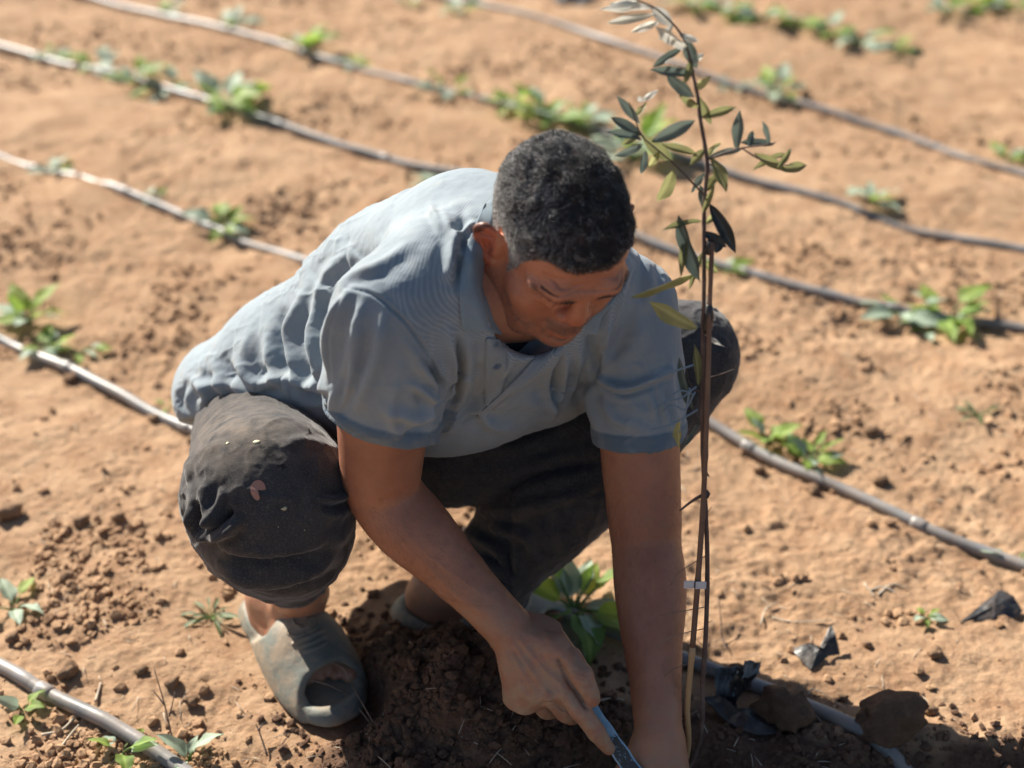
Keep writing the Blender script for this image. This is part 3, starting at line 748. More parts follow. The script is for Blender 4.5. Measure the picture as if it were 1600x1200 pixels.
# ---- body: head, neck, torso, arms, hands, feet in one mesh
hv, hq = build_head(); HEADL = hv.copy(); HEADN = vnormals(hv, hq)
def scalp(L):
    """>0 where hair grows, in head space"""
    x, y, z = np.abs(L[:, 0]), L[:, 1], L[:, 2]
    lim = np.interp(y, [-.11, -.05, -.034, -.022, -.012, .014, .020, .026, .032, .040, .050, .060, .075, .09], [-.062, -.060, -.050, -.012, .026, .022, -.006, -.028, -.008, .022, .046, .058, .061, .061])
    lim = lim + .006 * smooth(x, .030, .050) * smooth(y, .030, .050)
    return z - lim
sm_ = scalp(HEADL); Hw = HEADL @ HM * HS + HC
jaw = np.abs(HEADL[:, 0])
bd_n = vnoise(HEADL, .01, 9, 2)
beard = smooth(HEADL[:, 1], -.015, .01) * (1 - smooth(HEADL[:, 2], -.062, -.030)) * smooth(HEADL[:, 2], -.16, -.11)
lipm = np.exp(-((HEADL[:, 2] + .0745) / .0075) ** 2) * (1 - smooth(jaw, .018, .026)) * (HEADL[:, 1] > .07)
mous = smooth(HEADL[:, 2], -.070, -.064) * (1 - smooth(HEADL[:, 2], -.055, -.050)) * (1 - smooth(jaw, .022, .030)) * (HEADL[:, 1] > .075)
d_brow = np.full(len(HEADL), 9.)
BROW = {}
for s_ in (1, -1):
    BROW[s_] = spline([(s_ * .012, .094, .0165), (s_ * .025, .094, .0225), (s_ * .040, .083, .0235), (s_ * .053, .066, .0165)], 16)
    d_, _, _ = seg_dist(HEADL, BROW[s_]); d_brow = np.minimum(d_brow, d_)
dark = np.clip(smooth(sm_, -.004, .004) * .95 + .42 * beard * (1 - lipm) * (.8 + .4 * bd_n) + .45 * mous + .75 * np.exp(-(d_brow / .0042) ** 2), 0, 1)
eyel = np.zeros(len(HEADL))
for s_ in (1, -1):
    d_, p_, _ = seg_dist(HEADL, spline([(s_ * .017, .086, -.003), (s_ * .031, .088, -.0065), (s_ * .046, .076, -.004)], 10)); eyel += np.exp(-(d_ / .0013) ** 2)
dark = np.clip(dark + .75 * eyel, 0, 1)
earm = smooth(jaw, .0765, .081) * (np.abs(HEADL[:, 1]) < .05) * (HEADL[:, 2] > -.06) * (HEADL[:, 2] < .04)
red = np.clip(.75 * earm + .55 * np.exp(-(np.linalg.norm(HEADL - [0, .104, -.034], axis=1) / .018) ** 2) + .5 * lipm + .2, 0, 1)
ARMS = []; pieces = [(Hw, hq, dark, red, np.full(len(Hw), .10))]
for V, Q, i in build_arms():
    N = vnormals(V, Q); P = pix(V)
    D = .0006 * vnoise(V, .03, 11, 3)
    dust = np.full(len(V), .12); rd = np.full(len(V), .15); dk = np.zeros(len(V))
    if i in (0, 2):                              # right forearm: tendons and veins
        for ln, a, w in (([(640, 850), (700, 920), (770, 965)], .0010, 5), ([(610, 800), (660, 860), (720, 905), (790, 950)], .0008, 4), ([(655, 890), (715, 945), (780, 990)], -.0006, 5)):
            d, p, _ = seg_dist(P, spline(ln, 12)); D += a * np.exp(-(d / w) ** 2) * np.sin(np.pi * p)
        dust = .12 + .5 * smooth(P[:, 1], 860, 1000)
        d, p, _ = seg_dist(P, spline([(640, 760), (625, 775), (600, 782)], 8)); D -= .002 * np.exp(-(d / 5) ** 2)
    if i == 2:                                   # right hand: knuckles, creases between the fingers, nails
        D += .0006 * vnoise(V, .008, 12, 3) * smooth(P[:, 1], 990, 1020)
        for ln, a, w in (([(872, 1032), (886, 1062), (900, 1082), (915, 1106)], -.0030, 3.0), ([(848, 985), (870, 1020)], .0008, 5), ([(812, 1000), (850, 1045), (880, 1075)], .0010, 4.5), ([(805, 1010), (832, 1050), (856, 1084)], .0009, 4),
                         ([(800, 1022), (815, 1050), (835, 1080)], .0008, 4), ([(902, 1052), (916, 1056)], -.0006, 1.6), ([(900, 1057), (914, 1062)], -.0006, 1.6), ([(897, 1048), (912, 1050)], -.0005, 1.6),
                         ([(899, 1118), (914, 1104)], -.0006, 1.6), ([(903, 1122), (918, 1109)], -.0006, 1.6), ([(924, 1150), (938, 1138)], -.0005, 1.6), ([(848, 1100), (866, 1098), (880, 1110)], -.0015, 3)):
            d, p, _ = seg_dist(P, np.array(ln, float)); D += a * np.exp(-(d / w) ** 2)
        nail = np.exp(-((P[:, 0] - 928) / 6.5) ** 4 - ((P[:, 1] - 1096) / 8.0) ** 4); D += nail * .0005
        nail2 = np.exp(-((P[:, 0] - 951) / 4.5) ** 4 - ((P[:, 1] - 1168) / 6.0) ** 4); D += nail2 * .0004
        dust = .12 + .5 * smooth(P[:, 1], 860, 1000) + .38 * smooth(P[:, 1], 1000, 1120) - .6 * nail; rd = rd + .25 * nail
        d, p, _ = seg_dist(P, np.array([(872, 1032), (886, 1062), (900, 1082), (915, 1106)], float)); dk = .8 * np.exp(-(d / 2.2) ** 2)  # shade in the thumb crease painted as a dark line
    if i == 1: dust = .10 + .45 * smooth(P[:, 1], 1000, 1180)
    if i == 3: dust = .10 + .45 * smooth(P[:, 1], 1000, 1180)
    if i >= 4: rd = np.full(len(V), .05); dust = np.full(len(V), .62)
    if i < 4: dk = np.clip(dk + .34 + .12 * vnoise(V, .05, 14, 3), 0, 1)  # shaded arms painted darker; the bounce-lit face keeps the lighter tone
    V = V + N * D[:, None]
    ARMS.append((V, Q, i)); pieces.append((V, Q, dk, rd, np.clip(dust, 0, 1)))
tv, tq = build_torso(); pieces.append((tv, tq, np.zeros(len(tv)), np.zeros(len(tv)), np.zeros(len(tv))))
off = 0; VV = []; QQ = []
for p_ in pieces: VV.append(p_[0]); QQ.append(p_[1] + off); off += len(p_[0])
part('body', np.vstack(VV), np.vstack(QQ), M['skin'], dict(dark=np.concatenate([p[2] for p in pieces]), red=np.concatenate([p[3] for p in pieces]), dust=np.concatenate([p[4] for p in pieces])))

# undershirt: dark cloth seen in the open neck
u = Field([-.25, 1.35, .35], [.22, 1.85, .72], .005, bad=.05)
u.ell(neckB - S_ * .10 - Fr * .0, (.15, .10, .11), 0, rot=TR)
u.cone(neckB - S_ * .06 - Fr * .01, neckB + nrm(HC - neckB) * .03, .10, .066, .03); u.cut(neckB + nrm(HC - neckB) * .045 + Fr * .03, nrm(nrm(HC - neckB) * .8 + Fr * .45))
uv_, uq = u.mesh(); uv_ = relax(uv_, uq, 2)
part('undershirt', uv_, uq, M['under'])

# ---- shirt
f = build_shirt(); V, Q = f.mesh(); V = relax(V, Q, 2)
V = folds(V, Q, SHIRT_FOLDS); V = folds(V, Q, SHIRT_SEAMS)
N = vnormals(V, Q)
st = np.stack([V @ Lt * 1.0, V @ Fr, V @ S_ * .45], 1)
rid = 1 - np.abs(vnoise(st, .035, 21, 3)) * 1.6
V = V + N * (.0021 * np.clip(rid, 0, 1) ** 3 * smooth(vnoise(V, .12, 25, 2), -.1, .6) + .0006 * vnoise(V, .014, 22, 2))[:, None]
P = pix(V)
rib = np.zeros(len(V)); grv = np.zeros(len(V))
for key in HEM:
    hc, n = HEM[key]; dd = (V - hc) @ n; near = np.linalg.norm(V - hc, axis=1) < .095
    rib = np.maximum(rib, near * smooth(dd, -.023, -.020)); grv += near * np.exp(-((dd + .0225) / .0016) ** 2)
V = V - N * (grv * .0011)[:, None] + N * (rib * .0006)[:, None]
STR = [(600, 440), (610, 345), (740, 290), (1005, 375), (990, 430), (925, 578), (880, 600), (705, 640), (690, 600), (635, 505)]
stripe = inpoly(P, STR) * (1 - smooth(P[:, 1], 560, 640)) * 1.0
E2 = np.vstack([Q[:, [0, 1]], Q[:, [1, 2]], Q[:, [2, 3]], Q[:, [3, 0]]]); dg = np.bincount(E2[:, 0], minlength=len(V)) + 1e-9
for _ in range(14): stripe = .5 * stripe + .5 * np.bincount(E2[:, 0], stripe[E2[:, 1]], len(V)) / dg
ang = np.stack([V @ Lt, V @ Fr, V @ S_ + .18 * np.abs(V @ Lt)], 1)
shirt = part('polo_shirt', V, Q, M['shirt'], dict(cloth=ang, stripe=stripe, rib=rib))
TS = bvh(V, Q); TH = bvh(Hw, hq)

def flap(name, fold, outer, tf, n=26, m=9, off=.004, bulge=.006, mat=None, stand=.03):
    Fo = spline(np.array(fold, float), n); Ou = spline(np.array(outer, float), n); tfs = np.interp(np.linspace(0, 1, n), np.linspace(0, 1, len(tf)), tf)
    G = np.zeros((n, m, 3)); last = None; tos = []
    for i in range(n):
        t = hit(TS, *Ou[i], default=None)
        tos.append(t)
    good = [i for i in range(n) if tos[i] is not None]
    tos = np.interp(range(n), good, [tos[i] for i in good]); tos = np.convolve(np.pad(tos, 3, mode='edge'), np.ones(7) / 7, 'valid')
    for i in range(n):
        a = att(*Fo[i], tfs[i]); b = att(*Ou[i], tos[i] - off)
        for j in range(m):
            s = j / (m - 1); p = a * (1 - s) + b * s; p = p + cam2w((0, .25, 1)) * bulge * math.sin(math.pi * s ** .7)
            if stand: t = hit(TS, *pix(p)); 
            if t is not None:
                tp = (p - CAMP)[1] / ray(*pix(p))[1]
                if tp > t - off * .7: p = CAMP + ray(*pix(p)) * (t - off * .7)
            G[i, j] = p
    rows = [G]
    if stand:
        S = np.zeros((n, 4, 3))
        for i in range(n):
            a = G[i, 0]; dn = nrm(neckB + Fr * .0 - a) * .6 + nrm(np.array([0, .8, -.6])) * .6
            for j in range(4): S[i, 3 - j] = a + nrm(dn) * stand * (j + 1) / 4
        G = np.concatenate([S, G], 1)
    n_, m_ = G.shape[:2]; V = G.reshape(-1, 3); idx = np.arange(n_ * m_).reshape(n_, m_)
    Q = np.stack([idx[:-1, :-1], idx[1:, :-1], idx[1:, 1:], idx[:-1, 1:]], -1).reshape(-1, 4)
    o = part(name, V, Q, mat or M['collar'], dict(rib=np.zeros(len(V))))
    md = o.modifiers.new('thickness', 'SOLIDIFY'); md.thickness = .0022; md.offset = 0
    sb = o.modifiers.new('smooth', 'SUBSURF'); sb.levels = sb.render_levels = 1
    return o
flap('collar', [(778, 312), (770, 345), (768, 400), (771, 450), (779, 490), (786, 525)], [(757, 318), (742, 352), (724, 400), (718, 440), (718, 480), (723, 517)],
     [1.76, 1.74, 1.725, 1.705, 1.700, 1.712])
flap('collar', [(940, 455), (915, 478), (888, 500), (858, 535)], [(972, 452), (954, 478), (940, 498), (934, 522)], [1.80, 1.77, 1.755, 1.765], off=.009, stand=.0, bulge=.009)
# placket edges and buttons
def drape(name, poly, tree, off, mat, parent=None, thick=.0, rings=3):
    poly = np.array(poly, float); c = poly.mean(0); V = []; F = []
    if len(poly) > 4: poly = spline(np.vstack([poly, poly[:1]]), 3 * len(poly) + 1)[:-1]
    n = len(poly)
    for r in range(rings + 1):
        for p in (poly if r else poly[:1] * 0 + c):
            q = c + (p - c) * r / rings; t = hit(tree, q[0], q[1], 1.9); V.append(att(q[0], q[1], t - off))
    for i in range(n): F.append((0, 1 + i, 1 + (i + 1) % n))
    for r in range(1, rings):
        a = 1 + (r - 1) * n; b = 1 + r * n
        for i in range(n): F.append((a + i, b + i, b + (i + 1) % n, a + (i + 1) % n))
    o = part(name, V, F, mat, None, parent)
    if thick: md = o.modifiers.new('t', 'SOLIDIFY'); md.thickness = thick; md.offset = 0
    return o
def strip(name, L, R, mat, off=.0022, n=24):
    L = spline(np.array(L, float), n); Rr = spline(np.array(R, float), n); V = []
    for i in range(n):
        for j in range(5):
            q = L[i] + (Rr[i] - L[i]) * j / 4; t = hit(TS, *q, default=1.85); V.append(att(*q, t - off))
    V = np.array(V).reshape(n, 5, 3)
    for _ in range(3): V[1:-1] = (V[:-2] + 2 * V[1:-1] + V[2:]) / 4
    idx = np.arange(n * 5).reshape(n, 5); Q = np.stack([idx[:-1, :-1], idx[1:, :-1], idx[1:, 1:], idx[:-1, 1:]], -1).reshape(-1, 4)
    V = V.reshape(-1, 3)
    o = part(name, V, Q, mat, dict(cloth=V, stripe=np.zeros(len(V)), rib=np.zeros(len(V)))); md = o.modifiers.new('t', 'SOLIDIFY'); md.thickness = .0022; md.offset = 0
strip('placket', [(760, 528), (758, 560), (757, 600), (758, 632)], [(787, 530), (791, 555), (791, 590), (772, 640)], M['shirt'])
strip('placket', [(838, 556), (812, 585), (775, 622), (745, 650)], [(866, 545), (842, 578), (800, 612), (752, 656)], M['shirt'])
def button(px, py, r=.0062):
    t = hit(TS, px, py, 1.85) - .0048; c = att(px, py, t); nn = nrm(CAMP - c + np.array([0, 0, -.3])); u_ = nrm(np.cross(nn, [0, 0, 1])); v_ = np.cross(nn, u_)
    prof = [(0, .0004), (.45, .0004), (.6, .0012), (.85, .0014), (1, .0006), (1, -.001)]; V = []; F = []; k = 20
    for rr, h in prof:
        for i in range(k): a = i * 2 * math.pi / k; V.append(c + (u_ * math.cos(a) + v_ * math.sin(a)) * r * rr + nn * h)
    for j in range(len(prof) - 1):
        for i in range(k): F.append((j * k + i, (j + 1) * k + i, (j + 1) * k + (i + 1) % k, j * k + (i + 1) % k))
    b = part('button', V, F, M['button'])
    for sx, sy in ((1, 1), (-1, 1), (1, -1), (-1, -1)):
        q = c + u_ * sx * .0011 + v_ * sy * .0011 + nn * .0005; vv = [q + (u_ * math.cos(a) + v_ * math.sin(a)) * .00055 + nn * .0001 for a in np.arange(8) * math.pi / 4]
        part('buttonhole', vv, [tuple(range(8))], M['ink'], None, b)
button(775, 570); button(776, 536, .0052)

# ---- trousers
f = build_pants(); V, Q = f.mesh(); V = relax(V, Q, 2); V = folds(V, Q, PANT_FOLDS)
N = vnormals(V, Q); rid = 1 - np.abs(vnoise(V * [1, 1, .7], .05, 31, 3)) * 1.7
V = V + N * (.0024 * np.clip(rid, 0, 1) ** 3 + .0006 * np.clip(1 - np.abs(vnoise(V, .022, 35, 2)) * 2.2, 0, 1) ** 2 + .0006 * vnoise(V, .012, 33, 2))[:, None]
P = pix(V)
d, _, _ = seg_dist(P, [(412, 698), (440, 728)]); scuff = .8 * np.exp(-(d / 8) ** 4) * (vnoise(V, .003, 40, 1) > -.25)
dust = np.clip(.50 * np.exp(-(((P[:, 0] - 370) / 90) ** 2 + ((P[:, 1] - 680) / 60) ** 2)) + .55 * np.exp(-(((P[:, 0] - 338) / 22) ** 2 + ((P[:, 1] - 880) / 35) ** 2)) + .22 * (P[:, 1] > 780) * (P[:, 0] > 800) + .10, 0, 1)  # dust; the knee-top patch also paints in sunlit paleness
part('trousers', V, Q, M['pants'], dict(dust=dust, scuff=scuff)); TP = bvh(V, Q)
kn = M['skin'].copy(); kn.name = 'knee_skin'
o = drape('knee_skin', [(391, 760), (397, 752), (406, 750), (413, 756), (415, 764), (410, 766), (405, 764), (402, 770), (406, 777), (403, 782), (397, 779), (392, 770)], TP, .0006, M['pinky'] if 'pinky' in M else simple('knee_skin_colour', (.46, .23, .17), .6))
SH = lambda pl, k=.62: [tuple(np.mean(pl, 0) + (np.array(p) - np.mean(pl, 0)) * k) for p in pl]
cream = simple('dried_fleck', (.55, .50, .33), .7)
for pl in ([(391, 690), (400, 686), (410, 688), (407, 693), (396, 695)], [(350, 696), (354, 690), (361, 690), (356, 694)], [(435, 796), (447, 789), (451, 793), (447, 799), (440, 798)], [(474, 828), (477, 827), (477, 830)], [(433, 823), (436, 822), (436, 825)]):
    drape('dried_fleck', SH(pl), TP, .0004, cream, thick=.0004, rings=1)

# ---- slides (foam sandals)
def slide(heel, toe, flip):
    d = nrm(toe - heel); lat = np.array([d[1], -d[0], 0.]) * flip
    f = Field([-.075, -.03, -.012], [.075, .31, .095], .0017, bad=.03)
    X, Y, Z = np.meshgrid(*f.ax, indexing='ij'); L = .285
    yc = (Y - L / 2) / (L / 2 + .002)
    cx = .006 * np.sin(Y / L * math.pi * 1.3); w = .0475 + .0095 * smooth(Y, .10, .21) - .003 * np.exp(-((Y - .10) / .04) ** 2)
    q = (np.abs((X - cx) / w) ** 2.5 + np.abs(yc) ** 3.0) ** (1 / 2.5)
    d2 = (q - 1) * .046
    zt = .034 - .008 * smooth(Y, .02, .16) + .004 * smooth(Y, .22, .28); zb = .004 * smooth(Y, .22, .285)
    def smax(a, b, k): h = np.clip(.5 - .5 * (b - a) / k, 0, 1); return b * (1 - h) + a * h + k * h * (1 - h)
    sole = smax(d2 + .25 * np.clip(Z - .01, 0, 1), smax(Z - zt, zb - Z, .004), .010)
    bed = smax(d2 + .010, (zt - .009) - Z, .006)
    sole = smax(sole, -bed, .006)
    def ellf(sc): return (np.sqrt(((X - cx) / (.0600 + sc)) ** 2 + ((Y - .165) / (.125 + sc)) ** 2 + (np.clip(Z - .010, -.02, 1) / (.078 + sc - .024 * smooth(Y, .14, .22))) ** 2) - 1) * .055
    sh = smax(ellf(0.0), -ellf(-.0095), .003)
    ycr = Y + .10 * (X)          # strap edges run slightly askew
    cut = smax(ycr - (.218 + .030 * np.clip(1 - Z / .05, 0, 1)), (.124 - .055 * np.clip(1 - Z / .058, 0, 1)) - ycr, .004)
    sh = smax(smax(sh, cut, .004), .006 - Z, .004)
    k = .010; h = np.clip(.5 + .5 * (sh - sole) / k, 0, 1); S = sh * (1 - h) + sole * h - k * h * (1 - h)
    f.F = np.clip(S, -.03, .03).astype(np.float32)
    V, Q = f.mesh(); V = relax(V, Q, 3); N = vnormals(V, Q)
    # embossed three-leaf emblem with bars, on the strap; small raised marks on the heel side
    e = np.zeros(len(V)); p2 = V[:, :2]; top = (V[:, 2] > .035) & (N[:, 2] > .2)
    c = np.array([.002, .172])
    for ax_, ln, wd in ((math.pi / 2 * 3, .034, .0085), (math.pi * 1.5 - 1.0, .026, .007), (math.pi * 1.5 + 1.0, .026, .007)):
        a = np.array([math.cos(ax_), math.sin(ax_)]); b = np.array([-a[1], a[0]]); r = (p2 - c)
        t = (r @ a) / ln; s = (r @ b) / wd; lens = np.abs(s) - np.sin(np.pi * np.clip(t, 0, 1)) ** .8
        e += np.where((t > 0.12) & (t < 1), np.exp(-(lens / .14) ** 2), 0)
    for q_ in range(3):
        y0 = .180 + q_ * .008; e += np.exp(-((p2[:, 1] - y0 + .15 * np.abs(p2[:, 0] - .002)) / .0018) ** 2) * (np.abs(p2[:, 0] - .002) < .024 - q_ * .004)
    e = np.clip(e, 0, 1) * top * .0024
    for q_ in range(10):
        yy = .035 + q_ * .0068; m = (V[:, 0] * -flip > .03) & (np.abs(V[:, 2] - .018) < .006)
        e += m * .0011 * (np.exp(-((V[:, 1] - yy) / .0009) ** 2) + (.8 * np.exp(-((V[:, 2] - .018 - .005 * ((q_ * 7) % 3 - 1)) / .0009) ** 2) * (np.abs(V[:, 1] - yy - .0015) < .002)))
    V = V + N * (e + .0005 * vnoise(V, .02, 50, 3))[:, None]
    V = V * [1.08, 1.06, 1.0]; W = heel - d * .024 + V[:, :1] * lat + V[:, 1:2] * d + V[:, 2:] * np.array([0, 0, 1.])
    if flip < 0: Q = Q[:, ::-1]
    return W, Q
for key, fl in (('R', -1), ('L', 1)):
    W, Q = slide(*FOOT[key], fl); part('slide_sandal', W, Q, M['slide'])

# ---- hair
def hairs(name, roots, dirs, lens, rad, grey, seg=5, curl=.0014, parent=None, mat=None):
    n = len(roots); hc = bpy.data.hair_curves.new(name); hc.add_curves([seg] * n)
    ph = rng.random((n, 1)) * 6.28; up = np.cross(dirs, rng.normal(size=(n, 3))); up /= np.linalg.norm(up, axis=1)[:, None]; sd = np.cross(dirs, up)
    Pn = np.zeros((n, seg, 3)); fr = 1.2 + rng.random((n, 1)) * 1.4
    for k in range(seg):
        s = k / (seg - 1); a = ph + s * 6.28 * fr * .7
        Pn[:, k] = roots + dirs * (lens * s)[:, None] * (1 - .25 * s) + (up * np.cos(a) + sd * np.sin(a) - up * np.cos(ph) - sd * np.sin(ph)) * curl * s ** .5
    at_ = hc.attributes.get('position') or hc.attributes.new('position', 'FLOAT_VECTOR', 'POINT'); at_.data.foreach_set('vector', (Pn - MO).astype(np.float32).ravel())
    r = hc.attributes.get('radius') or hc.attributes.new('radius', 'FLOAT', 'POINT')
    rr = np.repeat(rad, seg).reshape(n, seg) * np.linspace(1, .45, seg)[None]; r.data.foreach_set('value', rr.astype(np.float32).ravel())
    g = hc.attributes.new('grey', 'FLOAT', 'CURVE'); g.data.foreach_set('value', grey.astype(np.float32))
    hc.materials.append(mat or M['hair']); o = bpy.data.objects.new(name, hc); sc.collection.objects.link(o); o.parent = parent or man
    return o
def sample(mask_w, n):
    """points on the head surface weighted by mask (head space), with normals"""
    tri = hq[:, [0, 1, 2]]; A = np.linalg.norm(np.cross(HEADL[tri[:, 1]] - HEADL[tri[:, 0]], HEADL[tri[:, 2]] - HEADL[tri[:, 0]]), axis=1) * mask_w[tri].mean(1)
    c = np.cumsum(A); i = np.searchsorted(c, rng.random(n) * c[-1]); u, v = rng.random((2, n)); q = hq[i]
    P_ = HEADL[q[:, 0]] * ((1 - u) * (1 - v))[:, None] + HEADL[q[:, 1]] * (u * (1 - v))[:, None] + HEADL[q[:, 2]] * (u * v)[:, None] + HEADL[q[:, 3]] * ((1 - u) * v)[:, None]
    return P_, HEADN[q[:, 0]]
w_ = smooth(sm_ + .002 * bd_n, -.003, .004)
w_ *= 1 - .55 * (1 - smooth(HEADL[:, 2], -.02, .02)) * (HEADL[:, 1] > .012)
w_[(jaw > .079) & (HEADL[:, 1] > -.03) & (HEADL[:, 2] < .04)] = 0
nH = 72000
L_, Nn = sample(w_, nH)
wh = np.array([.01, -.055, .10]); out = L_ - wh; out -= Nn * (out * Nn).sum(1)[:, None]; out /= np.linalg.norm(out, axis=1)[:, None] + 1e-9
swirl = np.cross(Nn, out)
clump = np.stack([vnoise(L_, .011, 61 + i, 1) for i in range(3)], 1); clump2 = np.stack([vnoise(L_, .026, 71 + i, 1) for i in range(3)], 1)
D_ = Nn * .42 + out * .55 + swirl * .25 + clump * .80 + clump2 * .40 + rng.normal(size=(nH, 3)) * .24
D_ -= Nn * np.minimum(0, (D_ * Nn).sum(1) - .25)[:, None]; D_ /= np.linalg.norm(D_, axis=1)[:, None]
side_ = smooth(np.abs(L_[:, 0]), .045, .068) * (1 - smooth(L_[:, 2], .02, .07)); edge = smooth(scalp(L_), -.002, .018)
ln = (.0082 + .0048 * smooth(L_[:, 2], .03, .09)) * (1 - .60 * side_) * (.35 + .65 * edge) * (.7 + .5 * rng.random(nH))
gp = .06 + .42 * side_ + .22 * smooth(-L_[:, 0], .01, .055) + .10 * vnoise(L_, .012, 77, 2)  # greying at the temples; extra on his right paints the sunlit side
gr = np.where(rng.random(nH) < gp, .35 + .6 * rng.random(nH), .03 * rng.random(nH))
hairs('hair', L_ @ HM * HS + HC, D_ @ HM, ln * HS, np.where(gr > .3, .00019, .00014), gr, 6, .0013)
br = []; bdr = []
for s_ in (1, -1):
    n = 900; t = rng.random(n); ti = t * 14.99; i0 = ti.astype(int); B = BROW[s_][i0] * (1 - ti + i0)[:, None] + BROW[s_][np.minimum(i0 + 1, 15)] * (ti - i0)[:, None]; b = B + rng.normal(size=(n, 3)) * [.001, .0005, .0017]
    fb = np.nonzero((HEADL[:, 1] > .05) & (np.abs(HEADL[:, 2] - .02) < .02))[0]; i = [int(fb[np.argmin(((HEADL[fb] - q) ** 2).sum(1))]) for q in b]; br.append(HEADL[i] + rng.normal(size=(n, 3)) * .0004); bdr.append(np.array([s_ * .8, .1, .35 - 0]) + HEADN[i] * .22 - np.outer(t, [0, 0, .5]) + rng.normal(size=(n, 3)) * .12)
br = np.vstack(br); bdr = np.vstack(bdr); bdr /= np.linalg.norm(bdr, axis=1)[:, None]
hairs('eyebrows', br @ HM * HS + HC, bdr @ HM, .0032 + .0016 * rng.random(len(br)), np.full(len(br), .00006), .05 * rng.random(len(br)), 4, .0003)
wb = np.clip(beard * (1 - lipm) + mous, 0, 1); nb_ = 9000; L2, N2 = sample(wb, nb_)
D2 = N2 * .5 + np.array([0, .1, -.6]) + rng.normal(size=(nb_, 3)) * .3; D2 /= np.linalg.norm(D2, axis=1)[:, None]
hairs('stubble', L2 @ HM * HS + HC, D2 @ HM, .0014 + .0016 * rng.random(nb_), np.full(nb_, .00008), np.where(rng.random(nb_) < .35, .45, .05), 3, .0001)

# fine hair on the forearms
ar = []; ad = []
for V, Q, i in ARMS:
    if i not in (0, 1): continue
    P = pix(V); N = vnormals(V, Q); fc = facing(V, Q); m = np.nonzero((P[:, 1] > (790 if i == 0 else 760)) & (P[:, 1] < 1090) & (fc > -.2))[0]
    k = rng.choice(m, 1300); ax_ = nrm((J['wrR'] - J['elR']) if i == 0 else (J['wrL'] - J['elL'])); ar.append(V[k]); ad.append(N[k] * .30 + ax_ * .9 + rng.normal(size=(len(k), 3)) * .25)
ar = np.vstack(ar); ad = np.vstack(ad); ad /= np.linalg.norm(ad, axis=1)[:, None]
hairs('arm_hair', ar, ad, .006 + .007 * rng.random(len(ar)), np.full(len(ar), .000055), .05 * rng.random(len(ar)), 5, .0008)
# ------------------------------------------------------------------ ground
MOUND = atz(705, 1105)[:2]; HOLE = np.array([.205, 1.285])
fR, fL = FOOT['R'], FOOT['L']
PIPES = [
 ('near left', [(-260, 905), (0, 1045), (60, 1078), (140, 1120), (205, 1156), (280, 1200), (420, 1290)]),
 ('under', [(-300, 385), (0, 522), (140, 588), (280, 660), (420, 726), (560, 795), (700, 868), (800, 915), (905, 962), (1000, 1004), (1100, 1040), (1200, 1072), (1260, 1100), (1340, 1146), (1436, 1196), (1560, 1270)]),
 ('third', [(-300, 140), (0, 240), (110, 275), (230, 320), (350, 368), (480, 410), (650, 475), (830, 545), (980, 605), (1110, 657), (1200, 705), (1300, 750), (1450, 815), (1600, 868), (1800, 950)]),
 ('fourth', [(-250, -10), (60, 88), (180, 120), (280, 148), (390, 190), (520, 230), (640, 262), (770, 292), (900, 335), (1010, 383), (1130, 418), (1300, 466), (1400, 485), (1500, 500), (1620, 520), (1900, 590)]),
 ('fifth', [(-100, -75), (160, 0), (280, 32), (420, 72), (510, 102), (600, 126), (680, 146), (760, 165), (900, 205), (1060, 254), (1160, 282), (1280, 312), (1370, 342), (1480, 368), (1620, 398), (1900, 470)]),
 ('sixth', [(500, -60), (690, -5), (830, 32), (900, 52), (980, 82), (1100, 118), (1200, 144), (1260, 160), (1340, 182), (1420, 206), (1500, 235), (1620, 272), (1900, 370)]),
]
PW = []
for nm, pp in PIPES:
    w = np.array([atz(*p) for p in pp]); w = spline(w, 160); PW.append(w)
def hollow(x, y, c, r): return np.exp(-(((x - c[0]) / r[0]) ** 2 + ((y - c[1]) / r[1]) ** 2))
